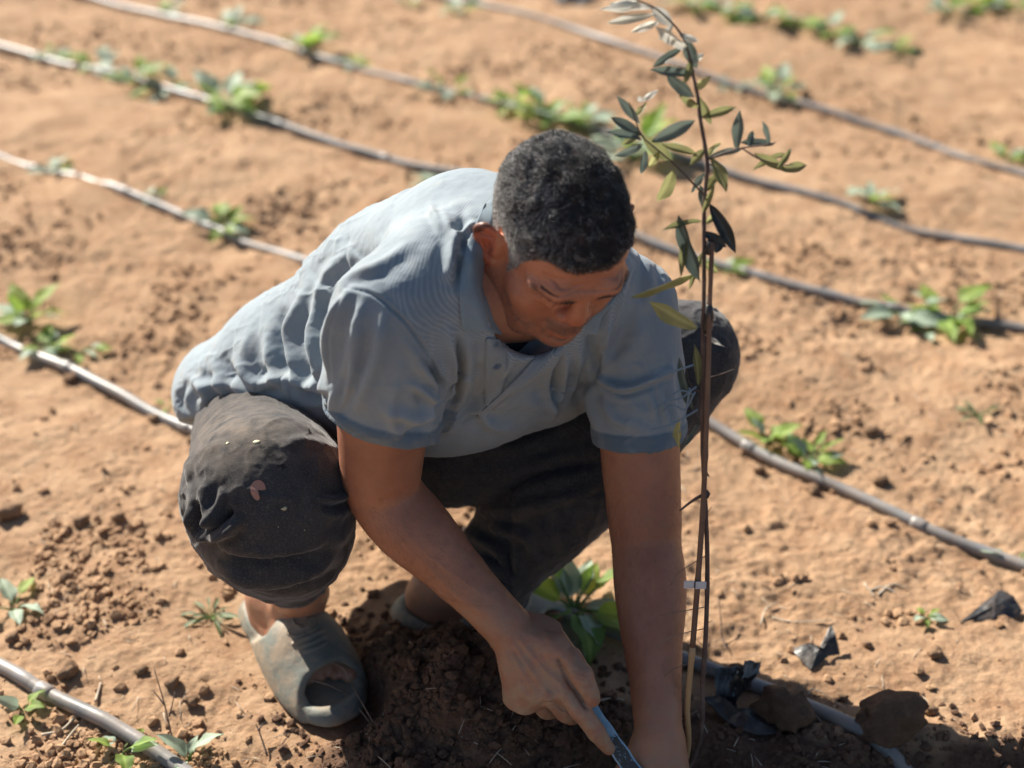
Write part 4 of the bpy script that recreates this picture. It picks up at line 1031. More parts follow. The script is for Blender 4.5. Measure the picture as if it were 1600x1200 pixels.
def H(x, y, fine=True):
    x = np.asarray(x, float); y = np.asarray(y, float)
    h = .016 * noise2(x, y, .55, 1, 2) + .0085 * noise2(x, y, .17, 2, 3)
    rid = 1 - np.abs(noise2(x + .3 * y, y, .085, 3, 3)); h = h + .0030 * (rid - .5)
    h = h * smooth(np.hypot(x, y - 2.5), 400, 10)
    if fine:
        rough = smooth(noise2(x, y, .22, 4, 2), -.15, .55)
        h = h + (.0015 + .0030 * rough) * noise2(x, y, .030, 5, 3) + .0050 * rough * np.maximum(0, noise2(x, y, .022, 6, 3)) + .0018 * noise2(x, y, .009, 7, 2)
    # ridges between the crop lines
    near = np.full(x.shape, 9.0)
    mm = (y > 1.0) & (y < 8) & (np.abs(x) < 4)
    if mm.any():
        Pm = np.stack([x[mm], y[mm]], 1); b = np.full(len(Pm), 9.0)
        for w in PW: d, _, _ = seg_dist(Pm, w[::8, :2]); b = np.minimum(b, d)
        near[mm] = b
    h = h + .014 * smooth(near, .04, .24) - .004
    # flat where he stands
    for a, b_ in (fR, fL):
        P2 = np.stack([np.ravel(x), np.ravel(y)], 1); d, _, _ = seg_dist(P2, np.array([a[:2], b_[:2]])); k = (1 - smooth(d, .055, .13)).reshape(x.shape)
        h = h * (1 - k) + k * (-.002 + .0010 * noise2(x, y, .02, 8, 2))
    # heap of dug soil and the planting hole
    m = hollow(x, y, MOUND, (.125, .125)) + .55 * hollow(x, y, MOUND + [.085, -.075], (.12, .09)) + .35 * hollow(x, y, MOUND + [-.03, -.16], (.12, .07))
    lump = np.maximum(0, noise2(x, y, .028, 9, 3)); 
    hh = .082 * np.clip(m, 0, 1.1) * (1 + (.34 * noise2(x, y, .05, 10, 2) + .34 * lump if fine else 0)) 
    for a, b_ in (fR,):
        d, _, _ = seg_dist(np.stack([np.ravel(x), np.ravel(y)], 1), np.array([a[:2], b_[:2]])); hh = hh * smooth(d, .045, .085).reshape(x.shape)
    h = h + hh
    b2 = .018 * hollow(x, y, [.56, 1.41], (.3, .05)); h = h + b2 * (1 + (.5 * noise2(x, y, .04, 11, 3) if fine else 0))
    edge = 1.425 + .02 * noise2(x, y * 0, .12, 15, 2) - .02 * (x - .6); h = h - .14 * (1 - smooth(y, edge - .15, edge)) * smooth(x, .43, .56) * (y > 1.0) * (1 + (.15 * noise2(x, y, .04, 16, 3) if fine else 0))  # added bank below the ridge, shaped steep so its face stays unlit
    r = np.hypot((x - HOLE[0]) / 1.25, y - HOLE[1]); hole = 1 - smooth(r, .03, .135); h = h - .115 * hole * (1 + (.12 * noise2(x, y, .03, 12, 3) if fine else 0))
    return h
def moist(x, y):
    m = hollow(x, y, MOUND, (.16, .15)) + .9 * hollow(x, y, MOUND + [.09, -.09], (.16, .12)) + .8 * hollow(x, y, MOUND + [-.02, -.17], (.16, .07))
    r = np.hypot((x - HOLE[0]) / 1.3, y - HOLE[1]); m = m + 1.3 * (1 - smooth(r, .12, .23))
    m = m + .9 * (1 - smooth(y, 1.36, 1.44)) * smooth(x, .30, .42)  # dark soil by the right bank: shade put into the moist mask
    return np.clip(m + .25 * noise2(x, y, .05, 13, 3) * (m > .15), 0, 1)
def axis(lo, hi, step, g, far, cap=60):
    a = [lo]; s = step
    v = list(np.arange(lo, hi, step)); s = step; x = v[-1]
    while x < far[1]: s = min(s * g, cap); x += s; v.append(x)
    s = step; x = lo; u = []
    while x > far[0]: s = min(s * g, cap); x -= s; u.append(x)
    return np.array(u[::-1] + v)
gx = axis(-.78, .80, .0042, 1.03, (-600, 600)); 
y1 = list(np.arange(1.22, 2.25, .0042)); s_ = .0042; y_ = y1[-1]
while y_ < 900: s_ = s_ * (1.006 if y_ < 6 else 1.12); y_ += s_; y1.append(y_)
s_ = .0042; y_ = 1.22; y0 = []
while y_ > -300: s_ *= 1.12; y_ -= s_; y0.append(y_)
gy = np.array(y0[::-1] + y1)
X, Y = np.meshgrid(gx, gy, indexing='ij'); Z = H(X, Y)
n_, m_ = X.shape; idx = np.arange(n_ * m_).reshape(n_, m_)
Q = np.stack([idx[:-1, :-1], idx[1:, :-1], idx[1:, 1:], idx[:-1, 1:]], -1).reshape(-1, 4)
gr_ = mesh_obj('ground', np.stack([X, Y, Z], -1).reshape(-1, 3), Q, M['soil'], attrs=dict(moist=moist(X, Y).ravel()))
tag(gr_, 'sandy reddish field soil with crumbly clods, a dark dug heap and planting hole', None, None, 'structure')
def Hs(x, y, fine=True): return float(H(np.array([x]), np.array([y]), fine)[0])
def gp(px, py, fine=True):
    z = 0.0
    for _ in range(4): p = atz(px, py, z); z = Hs(p[0], p[1], fine)
    return atz(px, py, z)

# ------------------------------------------------------------------ drip pipes
plab = ['bent grey drip pipe crossing the near left corner of the field', 'grey drip pipe running under the squatting man and past the planting hole', 'grey drip pipe passing just behind the man, with leafy seedlings to his left and right',
 'drip pipe behind the man\'s head, beside the leafy clump left of him', 'drip pipe crossing behind the top of the sapling, long and blurred', 'farthest thin drip pipe at the top of the field']
for k, w in enumerate(PW):
    r = .0104 if k < 2 else .0102
    n = 220; q = spline(w[::6], n); q[:, :2] += .004 * np.stack([noise2(q[:, 0], q[:, 1], .2, 80 + k, 2), noise2(q[:, 0], q[:, 1], .2, 90 + k, 2)], 1)
    z = H(q[:, 0], q[:, 1], False); z = np.convolve(np.pad(z, 9, mode='edge'), np.ones(19) / 19, 'valid')
    q[:, 2] = z + r * (.62 if k > 2 else .72) - .009 * smooth(noise2(q[:, 0], q[:, 1], .30, 75 + k, 2), .15, .7) * (k != 0) + .002 * noise2(q[:, 0], q[:, 1], .3, 70 + k, 1)
    root = empty('drip_pipe', tuple(q[n // 2])); o = np.array(root.location)
    V, F = tube(q - o, r, 14); t = mesh_obj('hose', V, F, M['pipe'], root)
    tag(root, plab[k], 'irrigation pipe', 'drip irrigation pipes laid across the field')
    L = np.cumsum(np.r_[0, np.linalg.norm(np.diff(q, axis=0), axis=1)]); s0 = .13 + .05 * k
    while s0 < L[-1]:
        i = int(np.searchsorted(L, s0)); i = min(max(i, 1), n - 2); T = nrm(q[i + 1] - q[i - 1]); c = q[i] - o
        if 1.1 < q[i][1] < 5.5 and abs(q[i][0]) < 2.2 and k < 4:
            V, F = tube([c - T * .013, c - T * .012, c - T * .004, c + T * .004, c + T * .012, c + T * .013], [r, r + .0013, r + .0017, r + .0017, r + .0013, r], 14); mesh_obj('emitter', V, F, M['pipe'], root)
        s0 += .33

# ------------------------------------------------------------------ leaves and plants
def leafmesh(name, L=1., W=.4, curve=.15, fold=.18, tipp=1.6, nu=9, nv=5, wave=.0, mat=None, seed=0, shape='oval'):
    u = np.linspace(0, 1, nu); v = np.linspace(-1, 1, nv); V = []; rb = []
    for a in u:
        w = W / 2 * (math.sin(math.pi * min(1, a ** (.75 if shape == 'oval' else 1.0) * .985 + .012)) ** (.75 if shape == 'oval' else .85))
        if shape == 'oval': w *= (1.05 - .25 * a)
        for b in v:
            V.append((a * L, b * w, -curve * L * a * a + fold * abs(b) * w + wave * W * math.sin(a * 11 + seed + b * 2) * abs(b))); rb.append(1 - min(1, abs(b) * 3.2) if nv < 7 else max(0, 1 - abs(b) * 5))
    F = [(i * nv + j, (i + 1) * nv + j, (i + 1) * nv + j + 1, i * nv + j + 1) for i in range(nu - 1) for j in range(nv - 1)]
    me = bpy.data.meshes.new(name); me.from_pydata(V, [], F); me.update(); me.polygons.foreach_set('use_smooth', np.ones(len(F), bool))
    a_ = me.attributes.new('rib', 'FLOAT', 'POINT'); a_.data.foreach_set('value', np.array(rb, np.float32))
    if mat: me.materials.append(mat)
    return me
LM = dict(green=[leafmesh('leaf', 1, w, c, f_, wave=wv, mat=M['green'], seed=i, nu=10, nv=7) for i, (w, c, f_, wv) in enumerate([(.62, .35, .25, .06), (.52, .10, .35, .05), (.70, .55, .15, .08)])],
          glauc=[leafmesh('leaf', 1, w, c, f_, wave=wv, mat=M['glauc'], seed=i, nu=10, nv=7) for i, (w, c, f_, wv) in enumerate([(.60, .45, .2, .08), (.55, .25, .3, .05)])],
          weed=[leafmesh('leaf', 1, w, c, f_, mat=M['weed'], seed=i, shape='lance') for i, (w, c, f_) in enumerate([(.24, .45, .3), (.20, .2, .3)])],
          lance=[leafmesh('leaf', 1, .22, .3, .25, mat=M['green'], shape='lance')])
def frame(d, n):
    d = nrm(d); n = np.asarray(n, float); n = n - d * (n @ d); n = nrm(n); return Matrix(np.stack([d, np.cross(n, d), n], 1).tolist())
def place(me, name, base, d, n, s, parent, wid=1.):
    o = bpy.data.objects.new(name, me); sc.collection.objects.link(o); R3 = frame(d, n)
    o.matrix_world = Matrix.Translation(base) @ R3.to_4x4() @ Matrix.Diagonal((s, s * wid, s, 1)); o.parent = parent
    return o
pr = random.Random(4)
def seedling(px, py, size, nl, kinds, label, spread=.8, upright=.5, lean=(0, 0)):
    size *= .80 if py < 130 else (1.0 if label.startswith('bright green leafy') else .9)
    b = gp(px, py, False); root = empty('seedling', (0, 0, 0)); root.location = b - np.array([0, 0, .004])
    tag(root, label, 'seedling', 'crop seedlings growing beside the drip pipes'); st_ = []
    for i in range(nl):
        a = i * 2.4 + pr.uniform(-.5, .5); el = upright * pr.uniform(.35, 1.25); out = np.array([math.cos(a), math.sin(a), 0.])
        s = size * pr.uniform(.5, 1.0); stem = size * pr.uniform(.2, .7) * spread
        e = out * stem * math.cos(el) + np.array([lean[0], lean[1], 0]) * stem + np.array([0, 0, max(.012, stem * math.sin(el) + size * .10)])
        st_.append(tube(spline([(0, 0, 0), e * .5 + np.array([0, 0, size * .06]), e], 6), np.linspace(size * .035, size * .018, 6), 5))
        d = nrm(out * math.cos(el * .8) + np.array([0, 0, math.sin(el * .9)])); n = nrm(np.array([0, 0, 1.]) * math.cos(el) - out * math.sin(el) * .8 + np.array([pr.uniform(-.5, .5), pr.uniform(-.5, .5), 0]))
        kd = pr.choices([k for k, _ in kinds], [w for _, w in kinds])[0]
        place(pr.choice(LM[kd]), 'leaf', Vector(e), d, n, s, root)
    V, F = join(st_); mesh_obj('stem', V, F, M['pstem'], root)
    return root
G_, P_ = [('green', 3), ('glauc', 1)], [('green', 1), ('glauc', 2)]
seedling(897, 958, .094, 14, [('green', 5), ('glauc', 1)], 'bright green leafy seedling between his two arms, beside the pipe', .8, .9)
seedling(842, 905, .085, 4, [('glauc', 1)], 'pale leaved seedling half hidden behind his left shin', .7, .6)
seedling(1200, 692, .060, 8, G_, 'green seedling on the pipe nearest to the man\'s left knee', .8, .8)
seedling(1262, 722, .062, 11, G_, 'wide green seedling right of its twin on the pipe by the left knee', .9, .7)
seedling(22, 952, .058, 5, P_, 'dark leaved seedling at the left frame edge, casting a round shadow', .8, .6)
seedling(330, 966, .040, 14, [('weed', 1)], 'low weed with narrow dull leaves left of the near sandal', .8, .45)
seedling(38, 1112, .046, 5, G_, 'yellow green seedling behind the near corner pipe', .7, 1.0)
seedling(188, 1178, .050, 6, P_, 'seedling with pale lower leaves in front of the near corner pipe', .8, .6)
seedling(296, 1188, .055, 4, [('glauc', 1)], 'small upright pale leaved seedling at the bottom edge', .5, 1.1)
seedling(1588, 878, .085, 3, [('glauc', 1)], 'pale broad leaf plant cut by the right frame edge', .8, .6)
seedling(1446, 968, .030, 6, G_, 'tiny green sprout before the right hand black scrap', .8, .7)
seedling(1528, 652, .045, 10, [('weed', 1)], 'small dark weed in open soil near the right edge', .7, .5)
seedling(1410, 495, .085, 7, P_, 'leafy clump on the broken looking pipe stretch at right', .9, .6)
seedling(1478, 505, .085, 8, G_, 'leafy plant right of its neighbour on that pipe stretch', .9, .7)
seedling(1450, 520, .060, 5, P_, 'paler low plant below two leafy ones at right', .8, .4)
seedling(1362, 318, .085, 8, P_, 'grey green plant with dark shade beside the far right pipe', .7, .8)
seedling(1212, 152, .100, 10, P_, 'round far plant right of the sapling tip', .7, .9)
seedling(1150, 140, .060, 6, [('glauc', 1)], 'small pale plant left of the round far plant', .7, .6)
seedling(860, 192, .115, 13, G_, 'big bright plant right behind the man\'s head', .8, .8)
seedling(915, 196, .09, 7, P_, 'plant touching the big bright one on its right', .8, .7)
seedling(800, 170, .085, 8, G_, 'plant touching the big bright one on its left', .8, .7)
seedling(700, 148, .085, 8, P_, 'pale plant lying over the pipe left of the head', .9, .5)
seedling(548, 104, .065, 6, G_, 'small vivid green plant on the far pipe', .7, .8)
seedling(478, 78, .10, 9, G_, 'yellowish tall plant left of the vivid small one', .7, 1.)
seedling(365, 42, .09, 9, P_, 'far plant beside the pipe near the top edge', .8, .6)
seedling(262, 20, .08, 7, P_, 'far plant at the top edge above the long pipe', .8, .7)
seedling(355, 176, .115, 12, G_, 'bushy green plant alone on the pipe above left, dark hollow beside it', .7, .9)
seedling(262, 145, .085, 8, P_, 'greyish end plant of the row of four at upper left', .8, .5)
seedling(215, 128, .10, 11, G_, 'greenest plant of the row of four at upper left', .8, .7)
seedling(150, 105, .09, 8, P_, 'plant third from the end of the row of four at upper left', .8, .6)
seedling(85, 92, .085, 8, P_, 'first plant of the row of four at upper left', .8, .5)
seedling(90, 268, .06, 7, P_, 'low plant on the middle pipe at the left', .8, .5)
seedling(352, 356, .075, 8, G_, 'thin leaved plant on the middle pipe left of his back', .8, .5)
seedling(240, 312, .04, 5, G_, 'tiny seedling on the middle pipe left of the thin leaved plant', .8, .5)
seedling(45, 505, .080, 11, G_, 'tall leafy plant at the left edge over the pipe', .7, .9)
seedling(75, 545, .066, 8, P_, 'pale leaved plant in front of the tall one at the left edge', .9, .5)
seedling(122, 552, .070, 6, G_, 'low spreading plant right of the pale one at left', 1.0, .3)
seedling(262, 640, .03, 4, G_, 'tiny sprout beside his shirt tail', .8, .6)
seedling(1132, 425, .05, 6, G_, 'small blurred plant behind the upper sapling stem', .8, .6)
seedling(680, 292, .07, 7, [('glauc', 1)], 'flat pale plant on the pipe behind his shoulders', .9, .3)
seedling(990, 250, .12, 12, P_, 'plant behind the sapling next to the head', .8, .8)
for i, (x_, y_, s_, n__) in enumerate([(1085, 12, .10, 8), (1135, 22, .10, 8), (1190, 32, .12, 11), (1250, 44, .09, 7), (1300, 58, .10, 9), (1345, 68, .10, 8), (1405, 82, .09, 7), (1475, 20, .11, 9), (1530, 12, .11, 9), (1585, 16, .12, 10), (715, 24, .09, 8), (640, 10, .07, 6), (1575, 250, .07, 6)]):
    seedling(x_, y_, s_, n__, P_ if i % 3 else G_, ['first blurred plant of the top row, nearest the sapling tip', 'second plant of the top row from the sapling tip', 'largest plant of the top row right of the sapling', 'low pale plant after the largest in the top row', 'fifth plant along the top row', 'sixth plant along the top row', 'last small plant of the top row before the gap',
     'first plant of the top right corner clump', 'middle plant of the top right corner clump', 'corner plant of the top right clump', 'green plant at the top edge left of the dark scrap', 'faint plant at the top edge, left of the green one', 'pale plant by the right frame edge on the far pipe'][i], .8, .6)
# ------------------------------------------------------------------ sapling, cane, ties
def sapY(py): return 1.335 + .19 * (1 - py / 1200.) ** 1.15 if py < 1200 else 1.335
def sp(px, py, dy=0.): return at(px, py, sapY(py) + dy)
base = np.array([.150, 1.325, Hs(.150, 1.325)])
sap = empty('olive_sapling', tuple(base)); SO = base
tag(sap, 'young olive sapling with narrow grey green leaves being planted beside his hands', 'sapling')
stempx = [(1084, 1185), (1098, 1060), (1104, 960), (1105, 860), (1101, 770), (1098, 700), (1097, 620), (1098, 540), (1100, 450), (1100, 370), (1101, 310), (1105, 262), (1101, 225), (1094, 185), (1090, 150), (1082, 112), (1074, 76), (1062, 50), (1046, 32), (1024, 13), (1000, 2), (975, -8)]
pts = [base * [1, 1, 0] + [0, 0, base[2] - .03]] + [sp(*p) for p in stempx]; n = 90; q = spline(pts, n)
rr = np.interp(np.linspace(0, 1, n), [0, .3, .6, .72, .85, 1], [.0032, .0025, .0022, .0018, .0011, .0007]) * (1 + .16 * np.sin(np.arange(n) * 1.9) ** 8)
V, F = tube(q - SO, rr, 8); mesh_obj('trunk', V, F, M['stem'], sap)
branches = [([(1100, 305), (1060, 262), (1025, 232), (1003, 212), (990, 180), (983, 160)], .0012), ([(1104, 250), (1130, 240), (1160, 231), (1200, 226), (1212, 222)], .0013), ([(1160, 232), (1190, 250), (1225, 258), (1240, 256)], .0010),
 ([(1104, 256), (1118, 262), (1125, 275)], .0009), ([(1003, 168), (1014, 152)], .0007), ([(1098, 385), (1112, 372), (1122, 385)], .0012), ([(1096, 615), (1078, 600), (1072, 572)], .0009),
 ([(1099, 592), (1125, 585), (1147, 577)], .0007), ([(1097, 660), (1080, 668), (1064, 698)], .0008), ([(1100, 772), (1080, 784), (1062, 798)], .0022), ([(1102, 735), (1108, 745)], .0016)]
for w_ in ([(1104, 868), (1076, 884), (1058, 898), (1048, 915)], [(1104, 948), (1062, 956), (1030, 962)], [(1102, 982), (1066, 990), (1040, 1000), (1024, 1014)], [(1100, 1030), (1066, 1040), (1045, 1050), (1027, 1072)], [(1090, 1110), (1056, 1130), (1022, 1158)], [(1106, 800), (1112, 792)], [(1104, 900), (1112, 905)], [(1103, 975), (1112, 970)], [(1100, 1010), (1090, 1002)], [(1097, 1060), (1104, 1050)]):
    branches.append((w_, .0006))
for pp, r in branches:
    k = 10; V, F = tube(spline([sp(*p, -.004 * (i > 0)) for i, p in enumerate(pp)], k) - SO, np.linspace(r, r * .55, k), 6)
    mesh_obj('twig', V, F, M['twig'] if r < .00065 else M['stem'], sap)
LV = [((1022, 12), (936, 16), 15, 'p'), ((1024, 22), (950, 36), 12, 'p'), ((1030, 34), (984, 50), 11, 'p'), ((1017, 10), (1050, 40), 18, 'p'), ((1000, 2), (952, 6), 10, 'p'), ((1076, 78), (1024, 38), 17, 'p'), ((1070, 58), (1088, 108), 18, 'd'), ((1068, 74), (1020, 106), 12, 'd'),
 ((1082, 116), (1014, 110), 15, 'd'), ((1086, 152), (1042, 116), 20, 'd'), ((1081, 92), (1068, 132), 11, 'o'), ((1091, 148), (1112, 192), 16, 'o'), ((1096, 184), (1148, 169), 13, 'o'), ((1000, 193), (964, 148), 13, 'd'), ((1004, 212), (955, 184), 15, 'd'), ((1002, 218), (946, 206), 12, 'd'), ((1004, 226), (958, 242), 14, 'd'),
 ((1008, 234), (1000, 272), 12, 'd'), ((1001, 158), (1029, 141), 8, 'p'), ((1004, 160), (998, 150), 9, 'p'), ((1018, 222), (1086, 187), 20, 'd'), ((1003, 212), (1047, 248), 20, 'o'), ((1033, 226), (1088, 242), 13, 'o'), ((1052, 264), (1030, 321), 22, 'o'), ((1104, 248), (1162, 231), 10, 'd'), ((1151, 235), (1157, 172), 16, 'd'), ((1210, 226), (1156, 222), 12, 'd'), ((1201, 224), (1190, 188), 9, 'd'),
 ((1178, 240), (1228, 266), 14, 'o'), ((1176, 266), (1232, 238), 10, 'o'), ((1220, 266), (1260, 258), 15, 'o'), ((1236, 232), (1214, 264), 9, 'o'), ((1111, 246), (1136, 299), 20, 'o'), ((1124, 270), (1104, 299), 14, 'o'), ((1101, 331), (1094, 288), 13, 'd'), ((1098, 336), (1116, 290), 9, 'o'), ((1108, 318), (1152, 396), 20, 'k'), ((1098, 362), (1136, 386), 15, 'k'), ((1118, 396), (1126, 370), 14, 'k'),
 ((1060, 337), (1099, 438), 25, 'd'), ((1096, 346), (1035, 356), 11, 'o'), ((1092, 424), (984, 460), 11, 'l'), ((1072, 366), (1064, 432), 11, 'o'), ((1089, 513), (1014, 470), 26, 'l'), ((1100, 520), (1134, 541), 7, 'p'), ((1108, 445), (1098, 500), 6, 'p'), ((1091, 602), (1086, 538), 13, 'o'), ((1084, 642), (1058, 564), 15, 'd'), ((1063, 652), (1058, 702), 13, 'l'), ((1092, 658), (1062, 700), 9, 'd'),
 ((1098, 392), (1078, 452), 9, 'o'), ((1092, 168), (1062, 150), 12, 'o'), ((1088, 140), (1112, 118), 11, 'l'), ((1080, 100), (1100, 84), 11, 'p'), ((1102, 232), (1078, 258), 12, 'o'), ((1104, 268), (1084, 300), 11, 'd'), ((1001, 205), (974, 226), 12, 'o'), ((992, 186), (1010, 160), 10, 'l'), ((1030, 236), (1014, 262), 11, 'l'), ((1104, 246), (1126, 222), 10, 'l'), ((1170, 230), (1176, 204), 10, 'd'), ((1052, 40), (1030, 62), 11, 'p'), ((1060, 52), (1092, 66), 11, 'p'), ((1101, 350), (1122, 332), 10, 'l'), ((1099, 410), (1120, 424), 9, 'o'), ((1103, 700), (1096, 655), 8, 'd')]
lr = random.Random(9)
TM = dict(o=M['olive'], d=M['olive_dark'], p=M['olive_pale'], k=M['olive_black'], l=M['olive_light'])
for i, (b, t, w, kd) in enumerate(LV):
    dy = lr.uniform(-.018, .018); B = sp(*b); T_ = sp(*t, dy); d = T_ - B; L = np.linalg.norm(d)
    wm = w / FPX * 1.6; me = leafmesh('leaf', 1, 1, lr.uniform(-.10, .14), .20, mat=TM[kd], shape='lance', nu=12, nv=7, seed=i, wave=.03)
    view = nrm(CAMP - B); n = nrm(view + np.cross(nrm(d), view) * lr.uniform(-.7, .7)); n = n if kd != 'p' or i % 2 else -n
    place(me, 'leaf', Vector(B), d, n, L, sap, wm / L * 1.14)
bpy.context.view_layer.update()
for c in sap.children:
    if c.name.startswith('leaf'): c.matrix_parent_inverse = sap.matrix_world.inverted()
# cane tied to the sapling
cb = np.array([.143, 1.318, Hs(.143, 1.318) - .02]); cane = empty('support_cane', tuple(cb)); tag(cane, 'thin brown cane standing against the sapling as a stake', 'stake')
cpx = [(1066, 1200), (1074, 1100), (1083, 1000), (1091, 900), (1098, 800), (1101, 740), (1104, 660), (1107, 560), (1109, 470), (1113, 378)]
q = spline([cb] + [sp(*p, -.006) for p in cpx], 70); rc = np.linspace(.0040, .0027, 70) * (1 + .2 * (np.sin(np.arange(70) * .75) > .97)); V, F = tube(q[:21] - cb, rc[:21], 9); mesh_obj('cane_foot', V, F, M['cane_base'], cane); V, F = tube(q[20:] - cb, rc[20:], 9); mesh_obj('cane_shaft', V, F, M['cane'], cane)
for (px, py, hgt, wd) in ((1106, 498, .036, .0060), (1102, 772, .009, .0050), (1108, 386, .016, .0055)):
    c = sp(px, py, -.003); V, F = tube([c - [0, 0, hgt / 2], c - [0, 0, hgt * .3], c + [.0015, 0, hgt * .1], c + [0, 0, hgt / 2]], [wd * .8, wd, wd * .9, wd * .6], 10)
    t = mesh_obj('rubber_tie', V, F, M['black']); tag(t, {498: 'long black tie wrapped round the sapling and cane at knee height in the picture middle', 772: 'small black tie low on the twin stems above the white tag', 386: 'black tie at the top end of the cane'}[py], 'tie', 'black ties holding sapling and cane')
# white tag clipped round the stems
c = sp(1086, 914, -.012); ux = nrm(np.array([1, 0, .0])); uz = nrm(np.array([0.02, .3, 1.]))
def box_at(c, u, v, w, a, b, h):
    V = [c + u * a * i + v * b * j + w * h * k for i in (-1, 1) for j in (-1, 1) for k in (-1, 1)]
    return np.array(V), [(0, 1, 3, 2), (4, 6, 7, 5), (0, 4, 5, 1), (2, 3, 7, 6), (0, 2, 6, 4), (1, 5, 7, 3)]
tagroot = empty('plant_tag', tuple(c)); tag(tagroot, 'small white plastic clip tag joining the sapling stem and cane', 'tag'); uy = np.cross(uz, ux)
for i, (cx_, a_) in enumerate(((-.0072, .0062), (.0068, .0066))):
    V, F = box_at(np.array([0, 0, 0]) + ux * cx_ + uz * (.0004 - .0008 * i), ux, uz, uy, a_, .0048, .0009); o = mesh_obj('tag_half', V, F, M['tag'], tagroot, False)
    m_ = o.modifiers.new('b', 'BEVEL'); m_.width = .0006; m_.segments = 2
V, F = box_at(ux * -.0004, ux, uz, uy, .0005, .0034, .0016); mesh_obj('clasp', V, F, M['ink'], tagroot, False)
# frayed net threads on the sapling in front of his sleeve
th = []
for pp in ([(1088, 604), (1064, 622), (1040, 628), (1022, 640)], [(1086, 612), (1070, 640), (1052, 634), (1030, 646)], [(1084, 570), (1060, 578), (1030, 590), (1012, 596)], [(1090, 640), (1070, 652), (1048, 664), (1018, 672)], [(1078, 606), (1072, 640), (1062, 676)], [(1082, 616), (1064, 610), (1046, 622), (1036, 640)]):
    th.append(tube(spline([sp(*p, -.01) for p in pp], 12), .0011, 5))
V, F = join(th); t = mesh_obj('frayed_string', V, F, simple('pale_blue_string', (.20, .27, .33), .8)); tag(t, 'frayed pale blue string caught on the sapling before his left sleeve', 'string')

# ------------------------------------------------------------------ blade in his hand
a, b = att(918, 1098, 1.795), att(1000, 1222, 1.80); d = nrm(b - a); w = nrm(np.cross(d, nrm(CAMP - a))); nn = np.cross(w, d)
S = np.linspace(-.06, .32, 40); V = []; F = []; wn_ = []
for i, s in enumerate(S):
    hw = (.0082 + .0030 * smooth(s, .0, .12)) * (1 - smooth(s, .27, .32) * .85) + .0006 * math.sin(s * 190) ; c = a + d * s
    for (u, v) in ((-1, 0), (-.75, .9), (.75, .9), (1, 0), (.75, -.9), (-.75, -.9)): V.append(c + w * hw * u + nn * .0011 * v); wn_.append(smooth(s, .03, .06) * (abs(u) < .9))
for i in range(39):
    for j in range(6): F.append((i * 6 + j, i * 6 + (j + 1) % 6, (i + 1) * 6 + (j + 1) % 6, (i + 1) * 6 + j))
F.append(tuple(range(6))); F.append(tuple(39 * 6 + j for j in range(6))[::-1])
t = mesh_obj('blade', V, F, M['blade'], attrs=dict(worn=wn_), smooth_=False); tag(t, 'flat blue painted metal blade with worn dark patches held in his right hand', 'digging tool')

# ------------------------------------------------------------------ black plastic scraps
def scrap(label, outline, hts, mat=M['black'], thick=.0012, sub=2, seed=0, crumple=.004):
    bm_pts = np.array([gp(*p, False) + [0, 0, h] for p, h in zip(outline, hts)]); c = bm_pts.mean(0) + [0, 0, .004]; V = [c]; n = len(bm_pts)
    for r in (.5, 1.):
        for p in bm_pts: V.append(c + (p - c) * r)
    V = np.array(V); F = [(0, 1 + i, 1 + (i + 1) % n) for i in range(n)] + [(1 + i, 1 + n + i, 1 + n + (i + 1) % n, 1 + (i + 1) % n) for i in range(n)]
    V = V + crumple * np.stack([vnoise(V, .02, seed + i, 2) for i in range(3)], 1)
    o = mesh_obj('plastic_scrap', V, F, mat, smooth_=False); m1 = o.modifiers.new('s', 'SUBSURF'); m1.subdivision_type = 'SIMPLE'; m1.levels = m1.render_levels = sub
    tx = bpy.data.textures.new('crumple', 'CLOUDS'); tx.noise_scale = .02; m2 = o.modifiers.new('d', 'DISPLACE'); m2.texture = tx; m2.strength = crumple * 1.5; m2.texture_coords = 'GLOBAL'
    m3 = o.modifiers.new('t', 'SOLIDIFY'); m3.thickness = thick
    tag(o, label, 'plastic scrap', 'torn black plastic scraps on the soil'); return o
scrap('torn black plastic scrap shaped like a fish tail lying on lit sand', [(1238, 1018), (1262, 1016), (1286, 1026), (1291, 1018), (1296, 1001), (1302, 1012), (1310, 1026), (1292, 1028), (1266, 1048), (1252, 1034)], [.004, .014, .018, .02, .03, .024, .004, .006, .0, .002], seed=3, crumple=.003)
scrap('dark curled plastic scrap half buried near the right edge', [(1500, 976), (1524, 958), (1556, 942), (1584, 950), (1596, 958), (1586, 966), (1550, 972), (1520, 972)], [.0, .010, .026, .022, .006, .0, .0, .0], seed=5)
scrap('flattened silvery black plastic strip lying in the shade by the clod', [(1096, 1098), (1118, 1100), (1150, 1118), (1184, 1122), (1222, 1132), (1214, 1150), (1180, 1150), (1140, 1138), (1112, 1118)], [.01, .016, .012, .018, .008, .002, .002, .002, .004], seed=8, crumple=.005)
scrap('blurred black scrap at the top edge of the field', [(852, -6), (880, -10), (930, -8), (934, 6), (905, 10), (870, 8)], [.03, .05, .05, .02, .0, .0], seed=9)
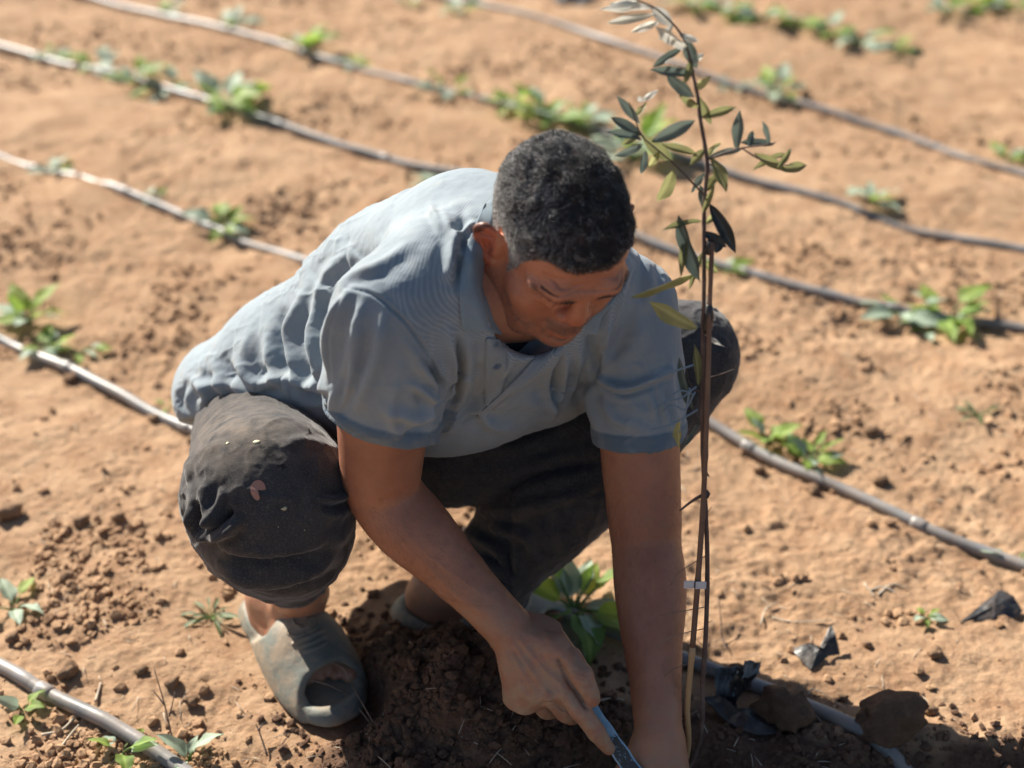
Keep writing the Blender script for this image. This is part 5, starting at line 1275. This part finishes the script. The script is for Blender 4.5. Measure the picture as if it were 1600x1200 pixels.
# crumpled torn bag on the pipe
bag = empty('crumpled_bag', tuple(gp(1146, 1080))); tag(bag, 'crumpled torn grow bag of black and silver plastic standing against the pipe', 'torn bag'); BO = np.array(bag.location)
def sheet(name, quad, t, mat, seed, cr=.006, n=14):
    A, B, C, D = [att(*p, tt) for p, tt in zip(quad, t)]; u = np.linspace(0, 1, n); U, W_ = np.meshgrid(u, u, indexing='ij')
    P3 = (A[None, None] * ((1 - U) * (1 - W_))[..., None] + B[None, None] * (U * (1 - W_))[..., None] + C[None, None] * (U * W_)[..., None] + D[None, None] * ((1 - U) * W_)[..., None]).reshape(-1, 3)
    P3 = P3 + cr * np.stack([vnoise(P3, .016, seed + i, 2) for i in range(3)], 1) + (cr * 1.2 * np.abs(np.sin(U * 9 + W_ * 3)).reshape(-1, 1)) * nrm(CAMP - A)
    idx = np.arange(n * n).reshape(n, n); Q = np.stack([idx[:-1, :-1], idx[1:, :-1], idx[1:, 1:], idx[:-1, 1:]], -1).reshape(-1, 4)
    o = mesh_obj(name, P3 - BO, Q, mat, bag, False); m = o.modifiers.new('t', 'SOLIDIFY'); m.thickness = .0009
tb = np.linalg.norm(np.array(gp(1146, 1090)) - CAMP) / np.linalg.norm(ray(1146, 1090))
sheet('silver_panel', [(1118, 1044), (1152, 1040), (1148, 1088), (1122, 1096)], [tb - .02, tb - .03, tb - .015, tb], M['silver'], 20, .003)
sheet('black_panel', [(1148, 1040), (1186, 1036), (1172, 1072), (1140, 1104)], [tb - .045, tb - .02, tb - .0, tb - .012], M['black'], 24, .005)
sheet('black_panel', [(1122, 1090), (1152, 1080), (1150, 1128), (1130, 1120)], [tb - .008, tb - .01, tb - .012, tb - .005], M['black'], 28, .004)
sheet('silver_panel', [(1164, 1032), (1186, 1036), (1182, 1052), (1160, 1060)], [tb - .04, tb - .02, tb - .01, tb - .03], M['silver'], 32, .003)

# ------------------------------------------------------------------ clods, crumbs, twigs
def ico(sub):
    bpy_me = bpy.data.meshes.new('tmp'); import bmesh as _b; b = _b.new(); _b.ops.create_icosphere(b, subdivisions=sub, radius=1.0); b.to_mesh(bpy_me); b.free()
    V = np.array([v.co[:] for v in bpy_me.vertices]); F = np.array([p.vertices[:] for p in bpy_me.polygons]); bpy.data.meshes.remove(bpy_me); return V, F
I1, I2, I4 = ico(1), ico(2), ico(4)
def clodmesh(seed, mat, res=I4):
    V = res[0] * [1, .85, .62]; V = V * (1 + .42 * vnoise(V, .9, seed, 3, .6) + .20 * vnoise(V, .28, seed + 3, 4, .7))[:, None]; V = V * (1 - .22 * np.exp(-(vnoise(V, .40, seed + 9, 2) / .10) ** 2))[:, None] + .05 * np.stack([vnoise(V, .2, seed + 20 + i, 3, .7) for i in range(3)], 1)
    me = bpy.data.meshes.new('clod'); me.from_pydata([tuple(v) for v in V], [], [tuple(int(i) for i in f) for f in res[1]]); me.update(); me.polygons.foreach_set('use_smooth', np.ones(len(me.polygons), bool)); me.materials.append(mat); return me
CMd = [clodmesh(100 + i, M['clod_dug'], ico(3) if i else I4) for i in range(4)]; CMs = [clodmesh(200 + i, M['clod_dry'], ico(3)) for i in range(4)]
cr_ = random.Random(3)
def clod(px, py, s, label, kind='d', grp=None, sink=.25, sc3=(1, 1, 1)):
    b = gp(px, py, False); o = bpy.data.objects.new('soil_clod', (CMd if kind == 'd' else CMs)[cr_.randrange(4)]); sc.collection.objects.link(o)
    o.location = (b[0], b[1], b[2] + s * (.62 - sink)); o.rotation_euler = (cr_.uniform(-.3, .3), cr_.uniform(-.3, .3), cr_.uniform(0, 6)); o.scale = (s * sc3[0], s * sc3[1], s * sc3[2])
    tag(o, label, 'clod', grp or 'clods of soil lying on the field')
clod(1222, 1128, .042, 'large dark clod leaning on the pipe right of the crumpled bag', sink=.1, sc3=(.95, .9, 1.15)); clod(1378, 1140, .048, 'large rounded clod in the shade right of the pipe', sink=.2, sc3=(1.1, .9, 1.0))
clod(1146, 1050, .014, 'small brown clod on top of the pipe behind the bag'); clod(1316, 1092, .008, 'pebble sized clod on sand above the shaded clod', 's'); clod(1452, 1112, .012, 'crumb pile end clod on the shade line', 's')
cl = [(12, 805, .022, 'brick red clod at the left edge with its own shadow', 's'), (185, 812 - 0, .013, 'left one of two round clods on open sand', 's'), (126, 818, .015, 'right one of the two round clods on open sand', 's'), (240, 658 + 0, .012, 'small clod against the pipe left of his hips', 's'), (110, 596, .014, 'clod under the pipe at left', 's'),
 (105, 905, .012, 'lone dark clod above the near left soil', 's'), (222, 1050 - 0, .010, 'clod in sunlit crumbs left of the toe', 's'), (108, 1052, .016, 'dark clod beside the corner pipe', 's'), (270, 1070, .012, 'clod between two dark crumb patches', 's'), (300, 1098, .011, 'clod left of the dry sprig', 's'),
 (20, 1000, .012, 'dark clod at left below the shaded plant', 's'), (980, 880, .014, 'clod behind his left forearm', 's'), (1215, 905, .009, 'clod under the white tag, right', 's'), (1270, 770, .013, 'dark clod in front of the pipe at right', 's'), (1375, 755, .015, 'clod behind the pipe at right', 's'),
 (1185, 738, .013, 'dark clod before the green seedlings at right', 's'), (1360, 676, .014, 'clod on open soil at right middle', 's'), (1355, 1010, .008, 'tiny clod on smooth sand right of the scrap', 's'), (1390, 820, .010, 'clod just before the right pipe', 's'), (1500, 840, .010, 'clod before the right pipe end', 's'),
 (1462, 1024, .012, 'flaky clod on sand at right', 's'), (300, 690, .010, 'clod behind his right hip', 's'), (600, 985, .012, 'clod between the sandal and the heap', 's'), (585, 930, .009, 'clod between both sandals', 's'), (935, 1010, .011, 'clod beside the pipe behind his hand', 's')]
for c in cl: clod(*c[:4], c[4])
for i in range(34):
    a = cr_.uniform(0, 6.28); r = cr_.uniform(.02, .17) ; p = MOUND + np.array([math.cos(a) * r, math.sin(a) * r * .9]) + [.01, -.01]
    if seg_dist(p[None], np.array([fR[0][:2], fR[1][:2]]))[0][0] < .075: continue
    s = cr_.uniform(.008, .018); o = bpy.data.objects.new('soil_clod', CMd[cr_.randrange(4)]); sc.collection.objects.link(o); o.location = (p[0], p[1], Hs(*p) + s * .2)
    o.rotation_euler = (cr_.uniform(0, 6), cr_.uniform(0, 6), 0); o.scale = (s, s * .9, s); tag(o, 'moist dark clod lying on the dug heap between his hand and sandal', 'clod', 'dark clods on the dug heap')
def scatter(name, n, fn, srange, mats, res, label, power=2.2):
    mx = []; 
    VV, FF = res; k = len(VV); P0 = fn(n); n = len(P0); S_r = srange[0] + (srange[1] - srange[0]) * rng.random(n) ** power
    ang = rng.random((n, 3)) * 6.28; Z0 = H(P0[:, 0], P0[:, 1]); base_ = VV[None] * (1 + .75 * (rng.random((n, k, 1)) - .5)) * np.array([1, .8, .65]) * S_r[:, None, None]
    c_, s__ = np.cos(ang[:, 0])[:, None], np.sin(ang[:, 0])[:, None]; x = base_[..., 0] * c_ - base_[..., 1] * s__; y = base_[..., 0] * s__ + base_[..., 1] * c_; z = base_[..., 2]
    c_, s__ = np.cos(ang[:, 1] * .1)[:, None], np.sin(ang[:, 1] * .1)[:, None]; x, z = x * c_ - z * s__, x * s__ + z * c_
    V = np.stack([x + P0[:, :1], y + P0[:, 1:2], z + (Z0 + S_r * .25)[:, None]], -1).reshape(-1, 3); F = (FF[None] + (np.arange(n) * k)[:, None, None]).reshape(-1, 3)
    o = mesh_obj(name, V, F, mats, smooth_=False); tag(o, label, None, None, 'stuff'); return o
def field_pts(n):
    out = []
    while sum(map(len, out)) < n:
        y = 1.28 + 3.6 * rng.random(n * 2) ** 1.8; x = (rng.random(n * 2) * 2 - 1) * (.42 * y + .15); d = smooth(noise2(x, y, .18, 60, 3), -.1, .55) ** 1.5 + .03
        m = rng.random(n * 2) < d; q = np.stack([x[m], y[m]], 1)
        for a, b_ in (fR, fL): q = q[seg_dist(q, np.array([a[:2], b_[:2]]))[0] > .062]
        q = q[moist(q[:, 0], q[:, 1]) < .35]; out.append(q)
    return np.vstack(out)[:n]
scatter('soil_crumbs', 21000, field_pts, (.0012, .0105), M['dry'], I1, 'loose crumbs of dry soil scattered over the field', 4.2)
scatter('dug_soil_crumbs', 11000, lambda n: (lambda q: q[(seg_dist(q, np.array([fR[0][:2], fR[1][:2]]))[0] > .062)])(np.vstack([MOUND + rng.normal(size=(n * 3 // 5, 2)) * [.095, .085], HOLE + rng.normal(size=(n // 5, 2)) * [.14, .09], np.stack([.35 + .5 * rng.random(n // 5), 1.33 + .05 * rng.normal(size=n // 5)], 1)])), (.0012, .009), M['dug'], I1, 'loose moist crumbs covering the dug heap', 2.6)
def dfl(n):
    y = 1.3 + 2.4 * rng.random(n) ** 1.5; x = (rng.random(n) * 2 - 1) * (.42 * y); return np.stack([x, y], 1)
st_ = []
for i, p in enumerate(dfl(900)):
    if min(seg_dist(p[None], np.array([a[:2], b_[:2]]))[0][0] for a, b_ in (fR, fL)) < .07: continue
    a = cr_.uniform(0, 6.28); L = cr_.uniform(.008, .035); z = Hs(*p) + .0012; d = np.array([math.cos(a), math.sin(a), cr_.uniform(-.05, .15)]) * L
    c = np.array([p[0], p[1], z]); st_.append(tube([c, c + d * .5 + [0, 0, .001], c + d], [.0007, .0006, .0004], 4))
V, F = join(st_); t = mesh_obj('dry_litter', V, F, M['pale']); tag(t, 'bits of dry straw and root fibre on the soil', None, None, 'stuff')
def twigs(label, lines, r, mat, lift=.004, up=()):
    parts_ = []
    for i, l in enumerate(lines):
        P = [gp(*p, False) + [0, 0, lift + (up[i][j] if i < len(up) else 0)] for j, p in enumerate(l)]; k = 4 * len(P); parts_.append(tube(spline(P, k), np.linspace(r, r * .5, k), 5))
    V, F = join(parts_); o = mesh_obj('dry_twig', V, F, mat); tag(o, label, 'twig', 'dry twigs and stalks on the soil')
twigs('forked dry twig lying across the toe of the near sandal', [[(502, 1052), (516, 1075), (540, 1085), (562, 1112), (586, 1140)], [(484, 1068), (500, 1074), (516, 1074)], [(470, 1092), (510, 1100), (545, 1108)], [(517, 1075), (518, 1058)], [(545, 1108), (562, 1122), (580, 1138)]], .0014, M['twig'], .008, ([.05, .045, .04, .02, .0], [.04, .042, .045], [.03, .03, .02], [.045, .055], [.02, .01, .0]))
twigs('upright dark dry sprig left of the sandal toe', [[(272, 1168), (262, 1130), (250, 1098)], [(268, 1140), (280, 1118)], [(262, 1130), (246, 1116)]], .0013, M['stem'], .004, ([0, .03, .06], [.02, .04], [.03, .04]))
twigs('short dry stick standing by the bottom edge', [[(418, 1184), (408, 1160), (402, 1150)], [(406, 1156), (414, 1150)]], .0015, M['stem'], .003, ([0, .012, .02], [.016, .02]))
twigs('pale bent stalk lying by the corner pipe', [[(92, 1176), (112, 1150), (124, 1136)], [(66, 1152), (100, 1142), (128, 1108)]], .0022, M['pale'])
twigs('pale stalk lying in front of the corner pipe', [[(150, 1100), (158, 1070)]], .0022, M['pale'])
twigs('thin pale stalk curling across shade beside the left wrist', [[(934, 1100), (955, 1096), (975, 1098)]], .0013, M['pale'], .006)
twigs('pale forked straw on sand right of the cane', [[(1188, 980), (1196, 955), (1212, 945)], [(1205, 968), (1240, 975), (1300, 972)]], .0016, M['pale'])
twigs('pale root bits under the tiny sprout', [[(1360, 925), (1380, 920), (1400, 930)], [(1372, 932), (1392, 916), (1418, 922)], [(1350, 915), (1366, 936)]], .0018, M['pale'])
twigs('thin straw ends by the pipe beyond the clod', [[(1262, 1088), (1272, 1080), (1300, 1096), (1322, 1112)]], .0012, M['pale'])
twigs('small dry sprig beside the tag at the cane', [[(1128, 1000), (1124, 975), (1120, 955)], [(1128, 1000), (1136, 1018)]], .0012, M['stem'], .004, ([0, .015, .03], [0, 0]))
twigs('fine twig lying on the dark heap', [[(640, 1020), (655, 1030), (672, 1032)], [(655, 1030), (664, 1040)]], .0009, M['pale'], .02)
twigs('short grey stick on sand near the heap back', [[(712, 862), (724, 832), (732, 826)]], .0016, M['stem'], .006)
